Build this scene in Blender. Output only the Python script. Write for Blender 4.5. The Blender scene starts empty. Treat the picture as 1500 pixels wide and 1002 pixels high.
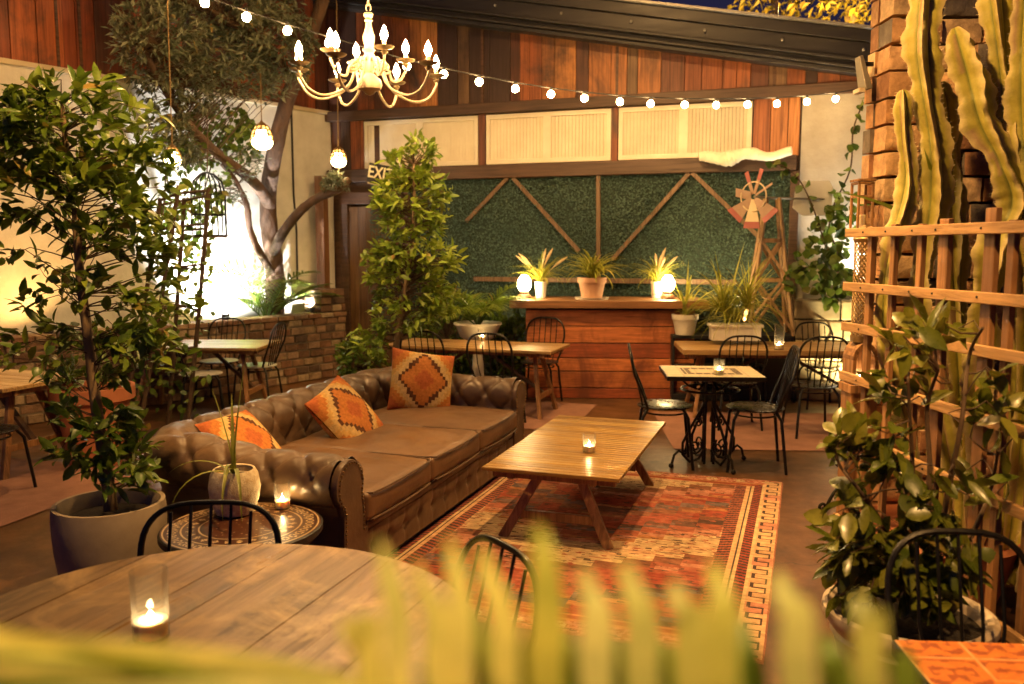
import bpy, bmesh, math, random
from mathutils import Vector, Matrix, noise
R = math.radians
V3 = Vector
rnd = random.Random(7)
S = bpy.context.scene
COL = S.collection

# ---------------------------------------------------------------- camera
CAMH, F, TH = 1.7, 1250.0, R(6.345)
cd = bpy.data.cameras.new('camera'); cam = bpy.data.objects.new('camera', cd); COL.objects.link(cam)
cam.location = (0, 0, CAMH); cam.rotation_euler = (R(90) - TH, 0, 0)
cd.sensor_width = 36.0; cd.lens = 36.0 * F / 1500.0
cd.clip_start = 0.02; cd.clip_end = 400
cd.dof.use_dof = True; cd.dof.focus_distance = 4.4; cd.dof.aperture_fstop = 2.6
S.camera = cam
# ---------------------------------------------------------------- sky and exposure
w = bpy.data.worlds.new('World'); S.world = w; w.use_nodes = True
nt = w.node_tree; bg = nt.nodes['Background']
sky = nt.nodes.new('ShaderNodeTexSky'); sky.sky_type = 'NISHITA'; sky.sun_disc = False
sky.sun_elevation = R(-2.5); sky.sun_rotation = R(200)
tint = nt.nodes.new('ShaderNodeMix'); tint.data_type = 'RGBA'; tint.blend_type = 'MULTIPLY'; tint.inputs[0].default_value = 1.0; tint.inputs[7].default_value = (.7, .8, 2.6, 1)
nt.links.new(sky.outputs[0], tint.inputs[6]); nt.links.new(tint.outputs[2], bg.inputs[0]); bg.inputs[1].default_value = 0.06
S.view_settings.view_transform = 'Standard'; S.view_settings.look = 'None'
S.view_settings.exposure = 1.68; S.view_settings.gamma = 1.0
S.cycles.use_denoising = True; S.cycles.max_bounces = 6; S.cycles.sample_clamp_indirect = 4.0
S.cycles.transparent_max_bounces = 12; S.cycles.caustics_reflective = False; S.cycles.caustics_refractive = False

WARM = (1.0, 0.545, 0.18); WARMW = (1.0, 0.76, 0.44); WHITE = (1.0, 0.93, 0.78)

# ---------------------------------------------------------------- helpers
def ray(px, py):
    u = (px - 750) / F; v = (501 - py) / F
    return V3((u, math.cos(TH) + v * math.sin(TH), -math.sin(TH) + v * math.cos(TH)))
def G(px, py, z=0.0):
    d = ray(px, py); t = (z - CAMH) / d.z
    return V3((0, 0, CAMH)) + d * t
def D(px, py, Y):
    d = ray(px, py); return V3((0, 0, CAMH)) + d * (Y / d.y)
AZ = R(19)
U = V3((math.sin(AZ), math.cos(AZ), 0)); V = V3((math.cos(AZ), -math.sin(AZ), 0)); Z = V3((0, 0, 1))
def rv(s=1.0): return V3((rnd.uniform(-s, s), rnd.uniform(-s, s), rnd.uniform(-s, s)))

class MB:
    def __init__(self): self.v = []; self.f = []; self.M = None; self.c = None
    def add(self, vs, fs):
        b = len(self.v)
        if self.M is not None: vs = [self.M @ V3(p) for p in vs]
        self.v += [tuple(p) for p in vs]; self.f += [tuple(i + b for i in f) for f in fs]
    def box(self, c, s, rot=None, tap=1.0):
        x, y, z = s[0] / 2, s[1] / 2, s[2] / 2
        vs = [V3((sx * x * (tap if sz > 0 else 1), sy * y * (tap if sz > 0 else 1), sz * z)) for sz in (-1, 1) for sy in (-1, 1) for sx in (-1, 1)]
        if rot is not None: vs = [rot @ p for p in vs]
        self.add([p + V3(c) for p in vs], [(0, 2, 3, 1), (4, 5, 7, 6), (0, 1, 5, 4), (2, 6, 7, 3), (0, 4, 6, 2), (1, 3, 7, 5)])
    def bar(self, a, b, w, t=None, up=Z):
        a = V3(a); b = V3(b); t = t or w; d = (b - a).normalized()
        s = d.cross(V3(up))
        if s.length < 1e-3: s = d.cross(V3((0, 1, 0)))
        s.normalize(); n = s.cross(d)
        vs = []
        for p in (a, b):
            for i, j in ((-1, -1), (1, -1), (1, 1), (-1, 1)): vs.append(p + s * (i * w / 2) + n * (j * t / 2))
        self.add(vs, [(3, 2, 1, 0), (4, 5, 6, 7), (0, 1, 5, 4), (1, 2, 6, 5), (2, 3, 7, 6), (3, 0, 4, 7)])
    def tube(self, pts, r, n=8, closed=False):
        pts = [V3(p) for p in pts]; m = len(pts)
        rs = r if isinstance(r, (list, tuple)) else [r] * m
        T = []
        for i in range(m):
            if closed: a = pts[(i + 1) % m] - pts[i - 1]
            else: a = pts[min(i + 1, m - 1)] - pts[max(i - 1, 0)]
            T.append(a.normalized() if a.length > 1e-9 else Z)
        s = T[0].cross(Z)
        if s.length < 1e-3: s = T[0].cross(V3((1, 0, 0)))
        s.normalize(); vs = []
        for i in range(m):
            s = s - T[i] * s.dot(T[i])
            if s.length < 1e-6: s = T[i].orthogonal()
            s.normalize(); q = T[i].cross(s)
            for k in range(n):
                a = 2 * math.pi * k / n
                vs.append(pts[i] + (s * math.cos(a) + q * math.sin(a)) * rs[i])
        fs = []
        for i in range(m if closed else m - 1):
            j = (i + 1) % m
            for k in range(n):
                l = (k + 1) % n; fs.append((i * n + k, i * n + l, j * n + l, j * n + k))
        if not closed:
            fs.append(tuple(range(n - 1, -1, -1))); fs.append(tuple((m - 1) * n + k for k in range(n)))
        self.add(vs, fs)
    def lathe(self, prof, n=24, c=(0, 0, 0), sq=1.0):
        c = V3(c); vs = []; fs = []
        for r, z in prof:
            for k in range(n):
                a = 2 * math.pi * k / n; vs.append(c + V3((r * math.cos(a), r * sq * math.sin(a), z)))
        for i in range(len(prof) - 1):
            for k in range(n):
                l = (k + 1) % n; fs.append((i * n + k, i * n + l, (i + 1) * n + l, (i + 1) * n + k))
        if prof[0][0] > 1e-6: fs.append(tuple(range(n - 1, -1, -1)))
        if prof[-1][0] > 1e-6: fs.append(tuple((len(prof) - 1) * n + k for k in range(n)))
        self.add(vs, fs)
    def ball(self, c, r, n=10, m=6):
        r = r if isinstance(r, (tuple, list)) else (r, r, r)
        c = V3(c); vs = [c + V3((0, 0, -r[2]))]; fs = []
        for i in range(1, m):
            ph = -math.pi / 2 + math.pi * i / m
            for k in range(n):
                a = 2 * math.pi * k / n
                vs.append(c + V3((r[0] * math.cos(ph) * math.cos(a), r[1] * math.cos(ph) * math.sin(a), r[2] * math.sin(ph))))
        vs.append(c + V3((0, 0, r[2]))); top = len(vs) - 1
        for k in range(n): fs.append((0, 1 + (k + 1) % n, 1 + k))
        for i in range(m - 2):
            for k in range(n):
                l = (k + 1) % n; a = 1 + i * n
                fs.append((a + k, a + l, a + n + l, a + n + k))
        a = 1 + (m - 2) * n
        for k in range(n): fs.append((a + k, a + (k + 1) % n, top))
        self.add(vs, fs)
    def prism(self, poly, d, M=None):
        """poly: 2-D outline in local XZ, thickness d along local Y, placed by M"""
        n = len(poly); vs = [V3((x, 0, z)) for x, z in poly] + [V3((x, d, z)) for x, z in poly]
        if M is not None: vs = [M @ p for p in vs]
        fs = [tuple(range(n)), tuple(range(2 * n - 1, n - 1, -1))]
        for i in range(n): j = (i + 1) % n; fs.append((i, i + n, j + n, j))
        self.add(vs, fs)
    def leaf(self, p, d, n, L, W, fold=.2, curl=.2, det=1):
        d = d.normalized(); s = d.cross(n)
        if s.length < 1e-4: s = d.orthogonal()
        s.normalize(); n = s.cross(d)
        if det == 0:
            self.add([p, p + d * (.45 * L) + s * (W / 2) + n * (fold * W), p + d * L - n * (curl * L), p + d * (.45 * L) - s * (W / 2) + n * (fold * W)], [(0, 1, 2), (0, 2, 3)])
            return
        ts = (0, .2, .5, .8, 1); ws = (.08, .75, 1, .62, 0.03); vs = []
        for t, q in zip(ts, ws):
            c = p + d * (t * L) - n * (curl * L * t * t)
            vs += [c - s * (q * W / 2) + n * (fold * W * q), c, c + s * (q * W / 2) + n * (fold * W * q)]
        fs = []
        for i in range(4):
            a = i * 3; fs += [(a, a + 1, a + 4, a + 3), (a + 1, a + 2, a + 5, a + 4)]
        self.add(vs, fs)
    def blade(self, p, d0, L, W, arch, seg=6, side=None, tw=0.0):
        """a strap leaf that starts along d0 and bends down by arch radians"""
        p = V3(p); d = V3(d0).normalized()
        s = d.cross(Z) if side is None else V3(side)
        if s.length < 1e-3: s = V3((1, 0, 0))
        s.normalize(); vs = []; pos = p.copy()
        for i in range(seg + 1):
            t = i / seg
            wd = W * (1 - t) ** .7 * (0.6 + 0.8 * min(t * 3, .5)) + .0008
            n = s.cross(d).normalized()
            vs += [pos - s * (wd / 2) + n * wd * .18, pos, pos + s * (wd / 2) + n * wd * .18]
            pos = pos + d * (L / seg)
            d = Matrix.Rotation(-arch / seg, 3, s) @ d
        fs = []
        for i in range(seg):
            a = i * 3; fs += [(a, a + 1, a + 4, a + 3), (a + 1, a + 2, a + 5, a + 4)]
        self.add(vs, fs)
    def build(self, name, mat, parent=None, smooth=True, bevel=0.0, ang=40, cols=None, kind=None, weld=False):
        me = bpy.data.meshes.new(name); me.from_pydata(self.v, [], self.f); me.update()
        if weld:
            b = bmesh.new(); b.from_mesh(me); bmesh.ops.remove_doubles(b, verts=b.verts, dist=1e-5); b.to_mesh(me); b.free()
        if cols is not None:
            a = me.color_attributes.new('tint', 'FLOAT_COLOR', 'POINT' if len(cols) == len(me.vertices) else 'CORNER')
            flat = []
            if len(cols) == len(me.vertices):
                for c in cols: flat += [c[0], c[1], c[2], 1]
            else:
                for p in me.polygons:
                    c = cols[p.index]
                    for _ in range(p.loop_total): flat += [c[0], c[1], c[2], 1]
            a.data.foreach_set('color', flat)
        if smooth:
            me.polygons.foreach_set('use_smooth', [True] * len(me.polygons))
            me.set_sharp_from_angle(angle=R(ang))
        me.materials.append(mat)
        o = bpy.data.objects.new(name, me); COL.objects.link(o)
        if parent is not None: o.parent = parent
        if bevel:
            m = o.modifiers.new('bevel', 'BEVEL'); m.width = bevel; m.segments = 2; m.limit_method = 'ANGLE'; m.angle_limit = R(50)
        if kind: o['kind'] = kind
        return o

def tag(o, label=None, cat=None, group=None, kind=None):
    if label: o['label'] = label
    if cat: o['category'] = cat
    if group: o['group'] = group
    if kind: o['kind'] = kind
    return o
def thing(name, label, cat, loc=(0, 0, 0), rz=0.0, group=None):
    o = bpy.data.objects.new(name, None); COL.objects.link(o); o.empty_display_size = .1
    o.location = loc; o.rotation_euler = (0, 0, rz)
    return tag(o, label, cat, group)
def kids(o): return [c for c in COL.objects if c.parent == o]
def dup(root, loc, rz, label, group=None, sc=1.0):
    r = root.copy(); COL.objects.link(r); r.location = loc; r.rotation_euler = (0, 0, rz); r['label'] = label; r.scale = (sc,) * 3
    if group: r['group'] = group
    for c in kids(root):
        d = c.copy(); COL.objects.link(d); d.parent = r
        for g in kids(c):
            e = g.copy(); COL.objects.link(e); e.parent = d
    return r
def lamp(name, kind, loc, power, color, parent=None, size=.05, aim=None, cone=90, blend=.6):
    l = bpy.data.lights.new(name, kind); l.energy = power; l.color = color
    l.shadow_soft_size = size
    if kind == 'SPOT': l.spot_size = R(cone); l.spot_blend = blend
    o = bpy.data.objects.new(name, l); COL.objects.link(o); o.location = loc
    if aim is not None: o.rotation_euler = (V3(aim) - V3(loc)).to_track_quat('-Z', 'Y').to_euler()
    if parent is not None: o.parent = parent
    return o

# ---------------------------------------------------------------- materials
def newmat(name):
    m = bpy.data.materials.new(name); m.use_nodes = True
    return m, m.node_tree, m.node_tree.nodes['Principled BSDF']
def nd(t, kind, **kw):
    n = t.nodes.new(kind)
    for k, v in kw.items(): setattr(n, k, v)
    return n
def ramp(t, fac, cols, interp='LINEAR'):
    r = nd(t, 'ShaderNodeValToRGB'); r.color_ramp.interpolation = interp
    e = r.color_ramp.elements
    while len(e) < len(cols): e.new(0.5)
    for i, (p, c) in enumerate(cols): e[i].position = p; e[i].color = (*c, 1)
    t.links.new(fac, r.inputs[0]); return r
def coords(t, scale=(1, 1, 1), island=0.0):
    tc = nd(t, 'ShaderNodeTexCoord'); mp = nd(t, 'ShaderNodeMapping'); mp.inputs['Scale'].default_value = scale
    t.links.new(tc.outputs['Object'], mp.inputs[0])
    if island:
        g = nd(t, 'ShaderNodeNewGeometry'); m = nd(t, 'ShaderNodeMath', operation='MULTIPLY'); m.inputs[1].default_value = island
        t.links.new(g.outputs['Random Per Island'], m.inputs[0])
        cx = nd(t, 'ShaderNodeCombineXYZ')
        for i in range(3): t.links.new(m.outputs[0], cx.inputs[i])
        t.links.new(cx.outputs[0], mp.inputs['Location'])
    return mp.outputs[0]
def noise_tex(t, co, scale, detail=5, rough=.6, dist=0.0):
    n = nd(t, 'ShaderNodeTexNoise'); n.inputs['Scale'].default_value = scale; n.inputs['Detail'].default_value = detail
    n.inputs['Roughness'].default_value = rough; n.inputs['Distortion'].default_value = dist
    t.links.new(co, n.inputs['Vector']); return n.outputs[0]
def mix(t, a, b, fac, mode='MIX'):
    m = nd(t, 'ShaderNodeMix', data_type='RGBA', blend_type=mode)
    if isinstance(fac, (int, float)): m.inputs[0].default_value = fac
    else: t.links.new(fac, m.inputs[0])
    for i, x in ((6, a), (7, b)):
        if isinstance(x, tuple): m.inputs[i].default_value = (*x, 1)
        else: t.links.new(x, m.inputs[i])
    return m.outputs[2]
def bump(t, b, h, dist=.01, st=.5):
    n = nd(t, 'ShaderNodeBump'); n.inputs['Distance'].default_value = dist; n.inputs['Strength'].default_value = st
    t.links.new(h, n.inputs['Height']); t.links.new(n.outputs[0], b.inputs['Normal'])
def spread(t, h, lo, hi):
    m = nd(t, 'ShaderNodeMapRange'); m.inputs[1].default_value = .3; m.inputs[2].default_value = .7
    m.inputs[3].default_value = lo; m.inputs[4].default_value = hi
    t.links.new(h, m.inputs[0]); return m.outputs[0]

def plain(name, c1, c2=None, rough=.6, scale=8, metal=0.0, bmp=0.0, island=False, rvar=.1, bscale=None, stretch=(1, 1, 1), spec=None):
    m, t, b = newmat(name); c2 = c2 or tuple(x * .75 for x in c1)
    co = coords(t, stretch)
    h = noise_tex(t, co, scale, 6)
    rp = ramp(t, h, [(.3, c2), (.7, c1)])
    col = rp.outputs[0]
    if island:
        g = nd(t, 'ShaderNodeNewGeometry'); r2 = ramp(t, g.outputs['Random Per Island'], [(0, (.55, .55, .55)), (1, (1.25, 1.2, 1.15))])
        col = mix(t, col, r2.outputs[0], 1.0, 'MULTIPLY')
    t.links.new(col, b.inputs['Base Color']); b.inputs['Metallic'].default_value = metal
    t.links.new(spread(t, noise_tex(t, co, scale * 1.7, 3), max(.03, rough - rvar), min(1, rough + rvar)), b.inputs['Roughness'])
    if spec is not None: b.inputs['Specular IOR Level'].default_value = spec
    if bmp: bump(t, b, noise_tex(t, co, bscale or scale * 3, 6), bmp, .6)
    return m
def brickmat(name, cols):
    m, t, b = newmat(name); n = len(cols)
    g = nd(t, 'ShaderNodeNewGeometry')
    base = ramp(t, g.outputs['Random Per Island'], [(i / n, c) for i, c in enumerate(cols)], 'CONSTANT').outputs[0]
    co = coords(t, (1, 1, 1), 9.0)
    h = noise_tex(t, co, 11, 8, .7)
    col = mix(t, base, ramp(t, h, [(.3, (.5, .48, .46)), (.55, (1, 1, 1)), (.72, (1.45, 1.4, 1.35))]).outputs[0], 1.0, 'MULTIPLY')
    t.links.new(col, b.inputs['Base Color']); b.inputs['Roughness'].default_value = .88
    bump(t, b, noise_tex(t, co, 20, 8, .7), .018, .8)
    return m
def wood(name, cols, axis=2, rough=.5, fine=40, long=1.5, bmp=.003, islands=True, stain=None, stc=1.6):
    """planks: every loose board takes its own tone from cols; grain runs along axis"""
    m, t, b = newmat(name)
    sc = [fine] * 3; sc[axis] = long
    co = coords(t, tuple(sc), 37.0)
    g = nd(t, 'ShaderNodeNewGeometry')
    n = len(cols)
    if islands: base = ramp(t, g.outputs['Random Per Island'], [(i / n, c) for i, c in enumerate(cols)], 'CONSTANT').outputs[0]
    else: base = ramp(t, noise_tex(t, coords(t), 2.0), [(.3 + .4 * i / max(1, n - 1), c) for i, c in enumerate(cols)]).outputs[0]
    h = noise_tex(t, co, 1.0, 8, .65, .6)
    gr = ramp(t, h, [(.3, (.35, .33, .31)), (.55, (.9, .9, .9)), (.75, (1.25, 1.22, 1.2))])
    col = mix(t, base, gr.outputs[0], 1.0, 'MULTIPLY')
    if stain:
        s2 = noise_tex(t, coords(t, (1, 1, .6)), stc, 6, .65, .5)
        col = mix(t, col, stain, ramp(t, s2, [(.48, (0, 0, 0)), (.68, (1, 1, 1))]).outputs[0])
    t.links.new(col, b.inputs['Base Color'])
    t.links.new(spread(t, h, min(1, rough + .15), max(.05, rough - .12)), b.inputs['Roughness'])
    bump(t, b, h, bmp, .7)
    return m
def leafmat(name, cols, rough=.42, trans=.25, spec=.5, age=(.30, .20, .05)):
    m, t, b = newmat(name)
    g = nd(t, 'ShaderNodeNewGeometry'); n = len(cols)
    rp = ramp(t, g.outputs['Random Per Island'], [(.94 * i / (n - 1), c) for i, c in enumerate(cols)] + [(.965, cols[-1]), (1, age)])
    hn = noise_tex(t, coords(t), 25, 3)
    col = mix(t, rp.outputs[0], ramp(t, hn, [(.3, (.7, .75, .7)), (.7, (1.2, 1.15, 1.1))]).outputs[0], 1.0, 'MULTIPLY')
    col = mix(t, col, ramp(t, noise_tex(t, coords(t), 1.6, 3), [(.35, (.68, .74, .70)), (.65, (1.25, 1.2, 1.15))]).outputs[0], 1.0, 'MULTIPLY')
    t.links.new(col, b.inputs['Base Color']); b.inputs['Specular IOR Level'].default_value = spec
    t.links.new(spread(t, hn, rough - .1, rough + .15), b.inputs['Roughness'])
    tr = nd(t, 'ShaderNodeBsdfTranslucent'); t.links.new(col, tr.inputs[0])
    ms = nd(t, 'ShaderNodeMixShader'); ms.inputs[0].default_value = trans
    t.links.new(b.outputs[0], ms.inputs[1]); t.links.new(tr.outputs[0], ms.inputs[2])
    t.links.new(ms.outputs[0], t.nodes['Material Output'].inputs[0])
    return m
def floormat(name):
    m, t, b = newmat(name); co = coords(t)
    n1 = noise_tex(t, co, 1.3, 8, .68, .4); n2 = noise_tex(t, co, 7, 8, .7)
    col = ramp(t, n1, [(.28, (.040, .018, .008)), (.5, (.105, .047, .017)), (.72, (.17, .080, .030))]).outputs[0]
    col = mix(t, col, ramp(t, n2, [(.3, (.6, .58, .55)), (.7, (1.3, 1.28, 1.25))]).outputs[0], 1.0, 'MULTIPLY')
    v = nd(t, 'ShaderNodeTexVoronoi', feature='DISTANCE_TO_EDGE'); v.inputs['Scale'].default_value = .55
    w = nd(t, 'ShaderNodeVectorMath', operation='ADD'); nn = nd(t, 'ShaderNodeTexNoise'); nn.inputs['Scale'].default_value = 2.2; nn.inputs['Detail'].default_value = 6
    t.links.new(co, nn.inputs['Vector']); t.links.new(co, w.inputs[0]); t.links.new(nn.outputs['Color'], w.inputs[1]); t.links.new(w.outputs[0], v.inputs['Vector'])
    ck = ramp(t, v.outputs[0], [(0, (.35, .33, .3)), (.008, (1, 1, 1))])
    col = mix(t, col, ck.outputs[0], 1.0, 'MULTIPLY')
    t.links.new(col, b.inputs['Base Color'])
    t.links.new(spread(t, n1, .52, .30), b.inputs['Roughness'])
    bump(t, b, n2, .004, .5)
    return m
def emit(name, col, st):
    m, t, b = newmat(name)
    b.inputs['Base Color'].default_value = (*col, 1); b.inputs['Emission Color'].default_value = (*col, 1); b.inputs['Emission Strength'].default_value = st
    return m
def glassmat(name, tint=(1, 1, 1), frost=.035):
    m, t, b = newmat(name)
    tr = nd(t, 'ShaderNodeBsdfTransparent'); tr.inputs[0].default_value = (*tint, 1)
    tl = nd(t, 'ShaderNodeBsdfTranslucent'); tl.inputs[0].default_value = (.9, .88, .82, 1)
    gl = nd(t, 'ShaderNodeBsdfGlossy'); gl.inputs[1].default_value = .06
    co = coords(t); hz = ramp(t, noise_tex(t, co, 30, 4), [(.3, (frost * .5,) * 3), (.7, (frost * 1.4,) * 3)])
    m1 = nd(t, 'ShaderNodeMixShader'); t.links.new(hz.outputs[0], m1.inputs[0]); t.links.new(tr.outputs[0], m1.inputs[1]); t.links.new(tl.outputs[0], m1.inputs[2])
    lw = nd(t, 'ShaderNodeLayerWeight'); lw.inputs[0].default_value = .25
    sc = nd(t, 'ShaderNodeMath', operation='MULTIPLY'); sc.inputs[1].default_value = .45; t.links.new(lw.outputs['Fresnel'], sc.inputs[0])
    ms = nd(t, 'ShaderNodeMixShader'); t.links.new(sc.outputs[0], ms.inputs[0]); t.links.new(m1.outputs[0], ms.inputs[1]); t.links.new(gl.outputs[0], ms.inputs[2])
    t.links.new(ms.outputs[0], t.nodes['Material Output'].inputs[0])
    return m
def vcol(name, rough=.6, fine=0.0, bmp=0.0, spec=.5, var=.25, vs=30):
    m, t, b = newmat(name)
    a = nd(t, 'ShaderNodeVertexColor', layer_name='tint')
    co = coords(t)
    h = noise_tex(t, co, vs, 6, .7)
    col = mix(t, a.outputs[0], ramp(t, h, [(.3, (1 - var,) * 3), (.7, (1 + var,) * 3)]).outputs[0], 1.0, 'MULTIPLY')
    t.links.new(col, b.inputs['Base Color']); b.inputs['Roughness'].default_value = rough; b.inputs['Specular IOR Level'].default_value = spec
    if bmp: bump(t, b, noise_tex(t, co, fine, 4), bmp, .6)
    return m

M = {}
M['floor'] = floormat('stained_brown_concrete')
M['plaster_white'] = plain('white_plaster', (.74, .70, .60), (.55, .51, .42), .85, 3, bmp=.012, bscale=11)
M['plaster_cream'] = plain('cream_plaster', (.62, .52, .34), (.46, .36, .20), .85, 3, bmp=.012, bscale=9)
M['plank_red'] = wood('red_planks', [(.34, .075, .018), (.18, .045, .014), (.44, .11, .026), (.12, .032, .012), (.28, .06, .016)], stain=(.035, .018, .010))
M['plank_mix'] = wood('reclaimed_planks', [(.24, .065, .018), (.46, .17, .045), (.11, .038, .018), (.34, .10, .026), (.16, .05, .02), (.54, .22, .06), (.06, .028, .016), (.30, .085, .022), (.20, .11, .05)], stain=(.035, .018, .011), stc=1.1)
M['beam'] = wood('dark_beam', [(.085, .042, .020), (.11, .05, .022)], axis=0, long=1.5, fine=30)
M['post'] = wood('brown_post', [(.20, .085, .03), (.15, .065, .025)], axis=2)
M['batten'] = wood('weathered_batten', [(.17, .10, .05), (.13, .075, .04)], axis=2)
M['shutter'] = plain('cream_shutter_paint', (.80, .74, .58), (.68, .60, .44), .5, 3)
M['bar_front'] = wood('redwood_boards', [(.52, .15, .045), (.36, .085, .028), (.62, .20, .06), (.44, .115, .034), (.50, .16, .05)], axis=0, stain=(.16, .045, .018), stc=2.5, long=2.5)
M['bar_top'] = wood('bar_top_wood', [(.26, .12, .045), (.20, .09, .035)], axis=0, rough=.4)
M['hedge_back'] = plain('dark_green_backing', (.030, .055, .042), (.014, .028, .021), .9, 30)
M['hedge'] = leafmat('artificial_box_leaves', [(.048, .088, .070), (.068, .118, .098), (.080, .138, .118), (.058, .10, .085)], .6, .1, .3, age=(.07, .09, .05))
M['roof'] = plain('black_roof_metal', (.040, .034, .028), (.018, .016, .014), .5, 4, stretch=(.3, 3, 3))
M['roof_cap'] = plain('roof_cap_metal', (.40, .38, .34), (.28, .26, .22), .5, 5, metal=.4)
M['brick'] = brickmat('old_brick', [(.22, .125, .068), (.30, .20, .11), (.15, .078, .04), (.25, .14, .072), (.10, .06, .036), (.34, .245, .14), (.19, .092, .045), (.27, .17, .10)])
M['bigbrick'] = brickmat('rough_big_brick', [(.60, .37, .18), (.46, .24, .10), (.64, .44, .24), (.50, .28, .13), (.55, .33, .17), (.17, .14, .11), (.56, .30, .13), (.66, .46, .26), (.36, .18, .09)])
M['stone'] = plain('pale_stone_block', (.52, .42, .24), (.34, .25, .13), .85, 5, bmp=.014, bscale=14, island=True)
M['mortar'] = plain('mortar', (.17, .125, .08), (.11, .08, .05), .95, 12, bmp=.005)
M['soil'] = plain('potting_soil', (.03, .02, .012), (.015, .01, .007), .95, 30, bmp=.02)
M['black_iron'] = plain('black_iron', (.014, .013, .012), (.022, .019, .016), .38, 20, metal=.6)
M['chair_seat'] = plain('dark_metal_seat', (.035, .034, .032), (.022, .021, .02), .3, 10, metal=.5)
M['white_seat'] = plain('pale_round_seat', (.60, .58, .52), (.48, .46, .40), .4, 10)
M['leather'] = plain('grey_brown_leather', (.155, .094, .052), (.078, .047, .027), .40, 6, bmp=.0035, bscale=34, rvar=.12)
M['leather_seat'] = plain('worn_brown_leather', (.20, .110, .052), (.115, .060, .029), .43, 3.2, bmp=.004, bscale=20, rvar=.12)
M['nail'] = plain('brass_nailhead', (.45, .32, .15), (.3, .2, .1), .35, 20, metal=1)
M['oak'] = wood('oak_legs', [(.34, .17, .065), (.29, .14, .055)], axis=2, islands=True, rough=.45)
M['slat'] = wood('honey_slats', [(.42, .25, .062), (.35, .20, .046), (.48, .30, .075), (.40, .23, .055), (.30, .165, .04)], axis=0, rough=.30, fine=70, long=3, bmp=.001)
M['tabletop'] = wood('tan_table_boards', [(.40, .24, .09), (.35, .20, .075), (.43, .265, .10)], axis=0, rough=.38)
M['oldtable'] = wood('weathered_round_table_planks', [(.31, .165, .055), (.23, .12, .04), (.36, .20, .068), (.27, .145, .046)], axis=0, rough=.36, fine=26, long=2.2, stain=(.55, .34, .13), stc=5)
M['terracotta'] = plain('terracotta', (.46, .17, .07), (.34, .11, .045), .75, 6, bmp=.003)
M['pinkclay'] = plain('pale_clay', (.52, .30, .19), (.42, .22, .13), .7, 6)
M['white_pot'] = plain('white_glazed_pot', (.72, .68, .58), (.58, .53, .43), .45, 6)
M['speckle'] = plain('speckled_stone_pot', (.80, .71, .50), (.52, .38, .20), .7, 38, bmp=.006)
M['concrete_pot'] = plain('grey_concrete_pot', (.33, .265, .19), (.22, .17, .12), .8, 5, bmp=.003)
M['urn'] = plain('chipped_white_urn', (.62, .55, .42), (.40, .28, .17), .7, 4, bmp=.006)
M['bark'] = plain('grey_bark', (.27, .18, .095), (.15, .095, .05), .85, 14, bmp=.015, stretch=(1, 1, .35))
M['olive_bark'] = plain('olive_bark', (.11, .056, .028), (.045, .024, .013), .9, 12, bmp=.03, stretch=(1, 1, .3))
M['twig'] = plain('brown_twigs', (.10, .058, .028), (.06, .034, .017), .8, 20)
M['ficus'] = leafmat('dark_ficus_leaves', [(.05, .095, .010), (.10, .165, .018), (.18, .235, .026), (.075, .13, .014)], .33, .28)
M['ficus_bright'] = leafmat('bright_laurel_leaves', [(.13, .215, .02), (.21, .30, .03), (.30, .37, .045), (.16, .245, .024)], .38, .32)
M['olive'] = leafmat('grey_olive_leaves', [(.075, .09, .05), (.14, .16, .10), (.22, .23, .16), (.10, .115, .065)], .45, .2)
M['vine'] = leafmat('vine_leaves', [(.06, .11, .012), (.11, .17, .02), (.16, .21, .03), (.05, .09, .012)], .45, .35)
M['palm'] = leafmat('palm_leaflets', [(.08, .15, .012), (.15, .22, .02), (.20, .26, .03)], .42, .3)
M['grass'] = leafmat('strap_grass', [(.30, .32, .035), (.44, .42, .05), (.22, .26, .03), (.50, .44, .09)], .5, .35)
M['aloe'] = leafmat('yellow_green_strap_leaves', [(.22, .24, .035), (.26, .26, .05)], .4, .15)
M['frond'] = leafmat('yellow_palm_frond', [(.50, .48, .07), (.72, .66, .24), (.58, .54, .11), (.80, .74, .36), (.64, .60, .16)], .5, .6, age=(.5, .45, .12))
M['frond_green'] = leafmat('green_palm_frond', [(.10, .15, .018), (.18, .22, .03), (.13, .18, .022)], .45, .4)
M['camellia'] = leafmat('glossy_camellia_leaves', [(.08, .11, .012), (.15, .165, .02), (.22, .21, .03), (.10, .13, .015)], .28, .22)
M['plume'] = plain('grass_plume', (.55, .42, .24), (.42, .30, .16), .9, 40)
M['treetop'] = leafmat('yellow_tree_leaves', [(.25, .18, .02), (.36, .26, .03), (.14, .10, .015)], .6, .3)  # yellow and brown leaf tones, varied per leaf
M['cactus'] = vcol('yellow_green_cactus', .55, 40, .004, .4, .3, 9)
M['trellis'] = wood('tan_trellis_wood', [(.34, .165, .055), (.24, .11, .04), (.38, .19, .07)], axis=2, rough=.6, stain=(.14, .06, .02))
M['trellis_rail'] = wood('tan_trellis_rail', [(.46, .26, .10), (.40, .22, .085)], axis=1, rough=.6)
M['rust_wood'] = wood('windmill_wood', [(.42, .26, .13), (.36, .21, .10)], axis=2)
M['blade_pale'] = plain('pale_blade_wood', (.38, .26, .18), (.27, .17, .115), .7, 6)
M['blade_cream'] = plain('cream_blade', (.66, .55, .36), (.55, .43, .27), .7, 6)
M['red_paint'] = plain('faded_red_paint', (.36, .11, .10), (.27, .08, .07), .65, 8)
M['vane'] = plain('white_vane', (.70, .68, .60), (.60, .57, .48), .6, 5)
M['white_metal'] = plain('antique_white_metal', (.62, .52, .36), (.44, .33, .19), .5, 14)
M['dish'] = plain('bronze_dish', (.30, .22, .12), (.20, .14, .07), .45, 14, metal=.5)
M['candle_sleeve'] = plain('ivory_candle_sleeve', (.72, .64, .48), None, .6, 6)
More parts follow.
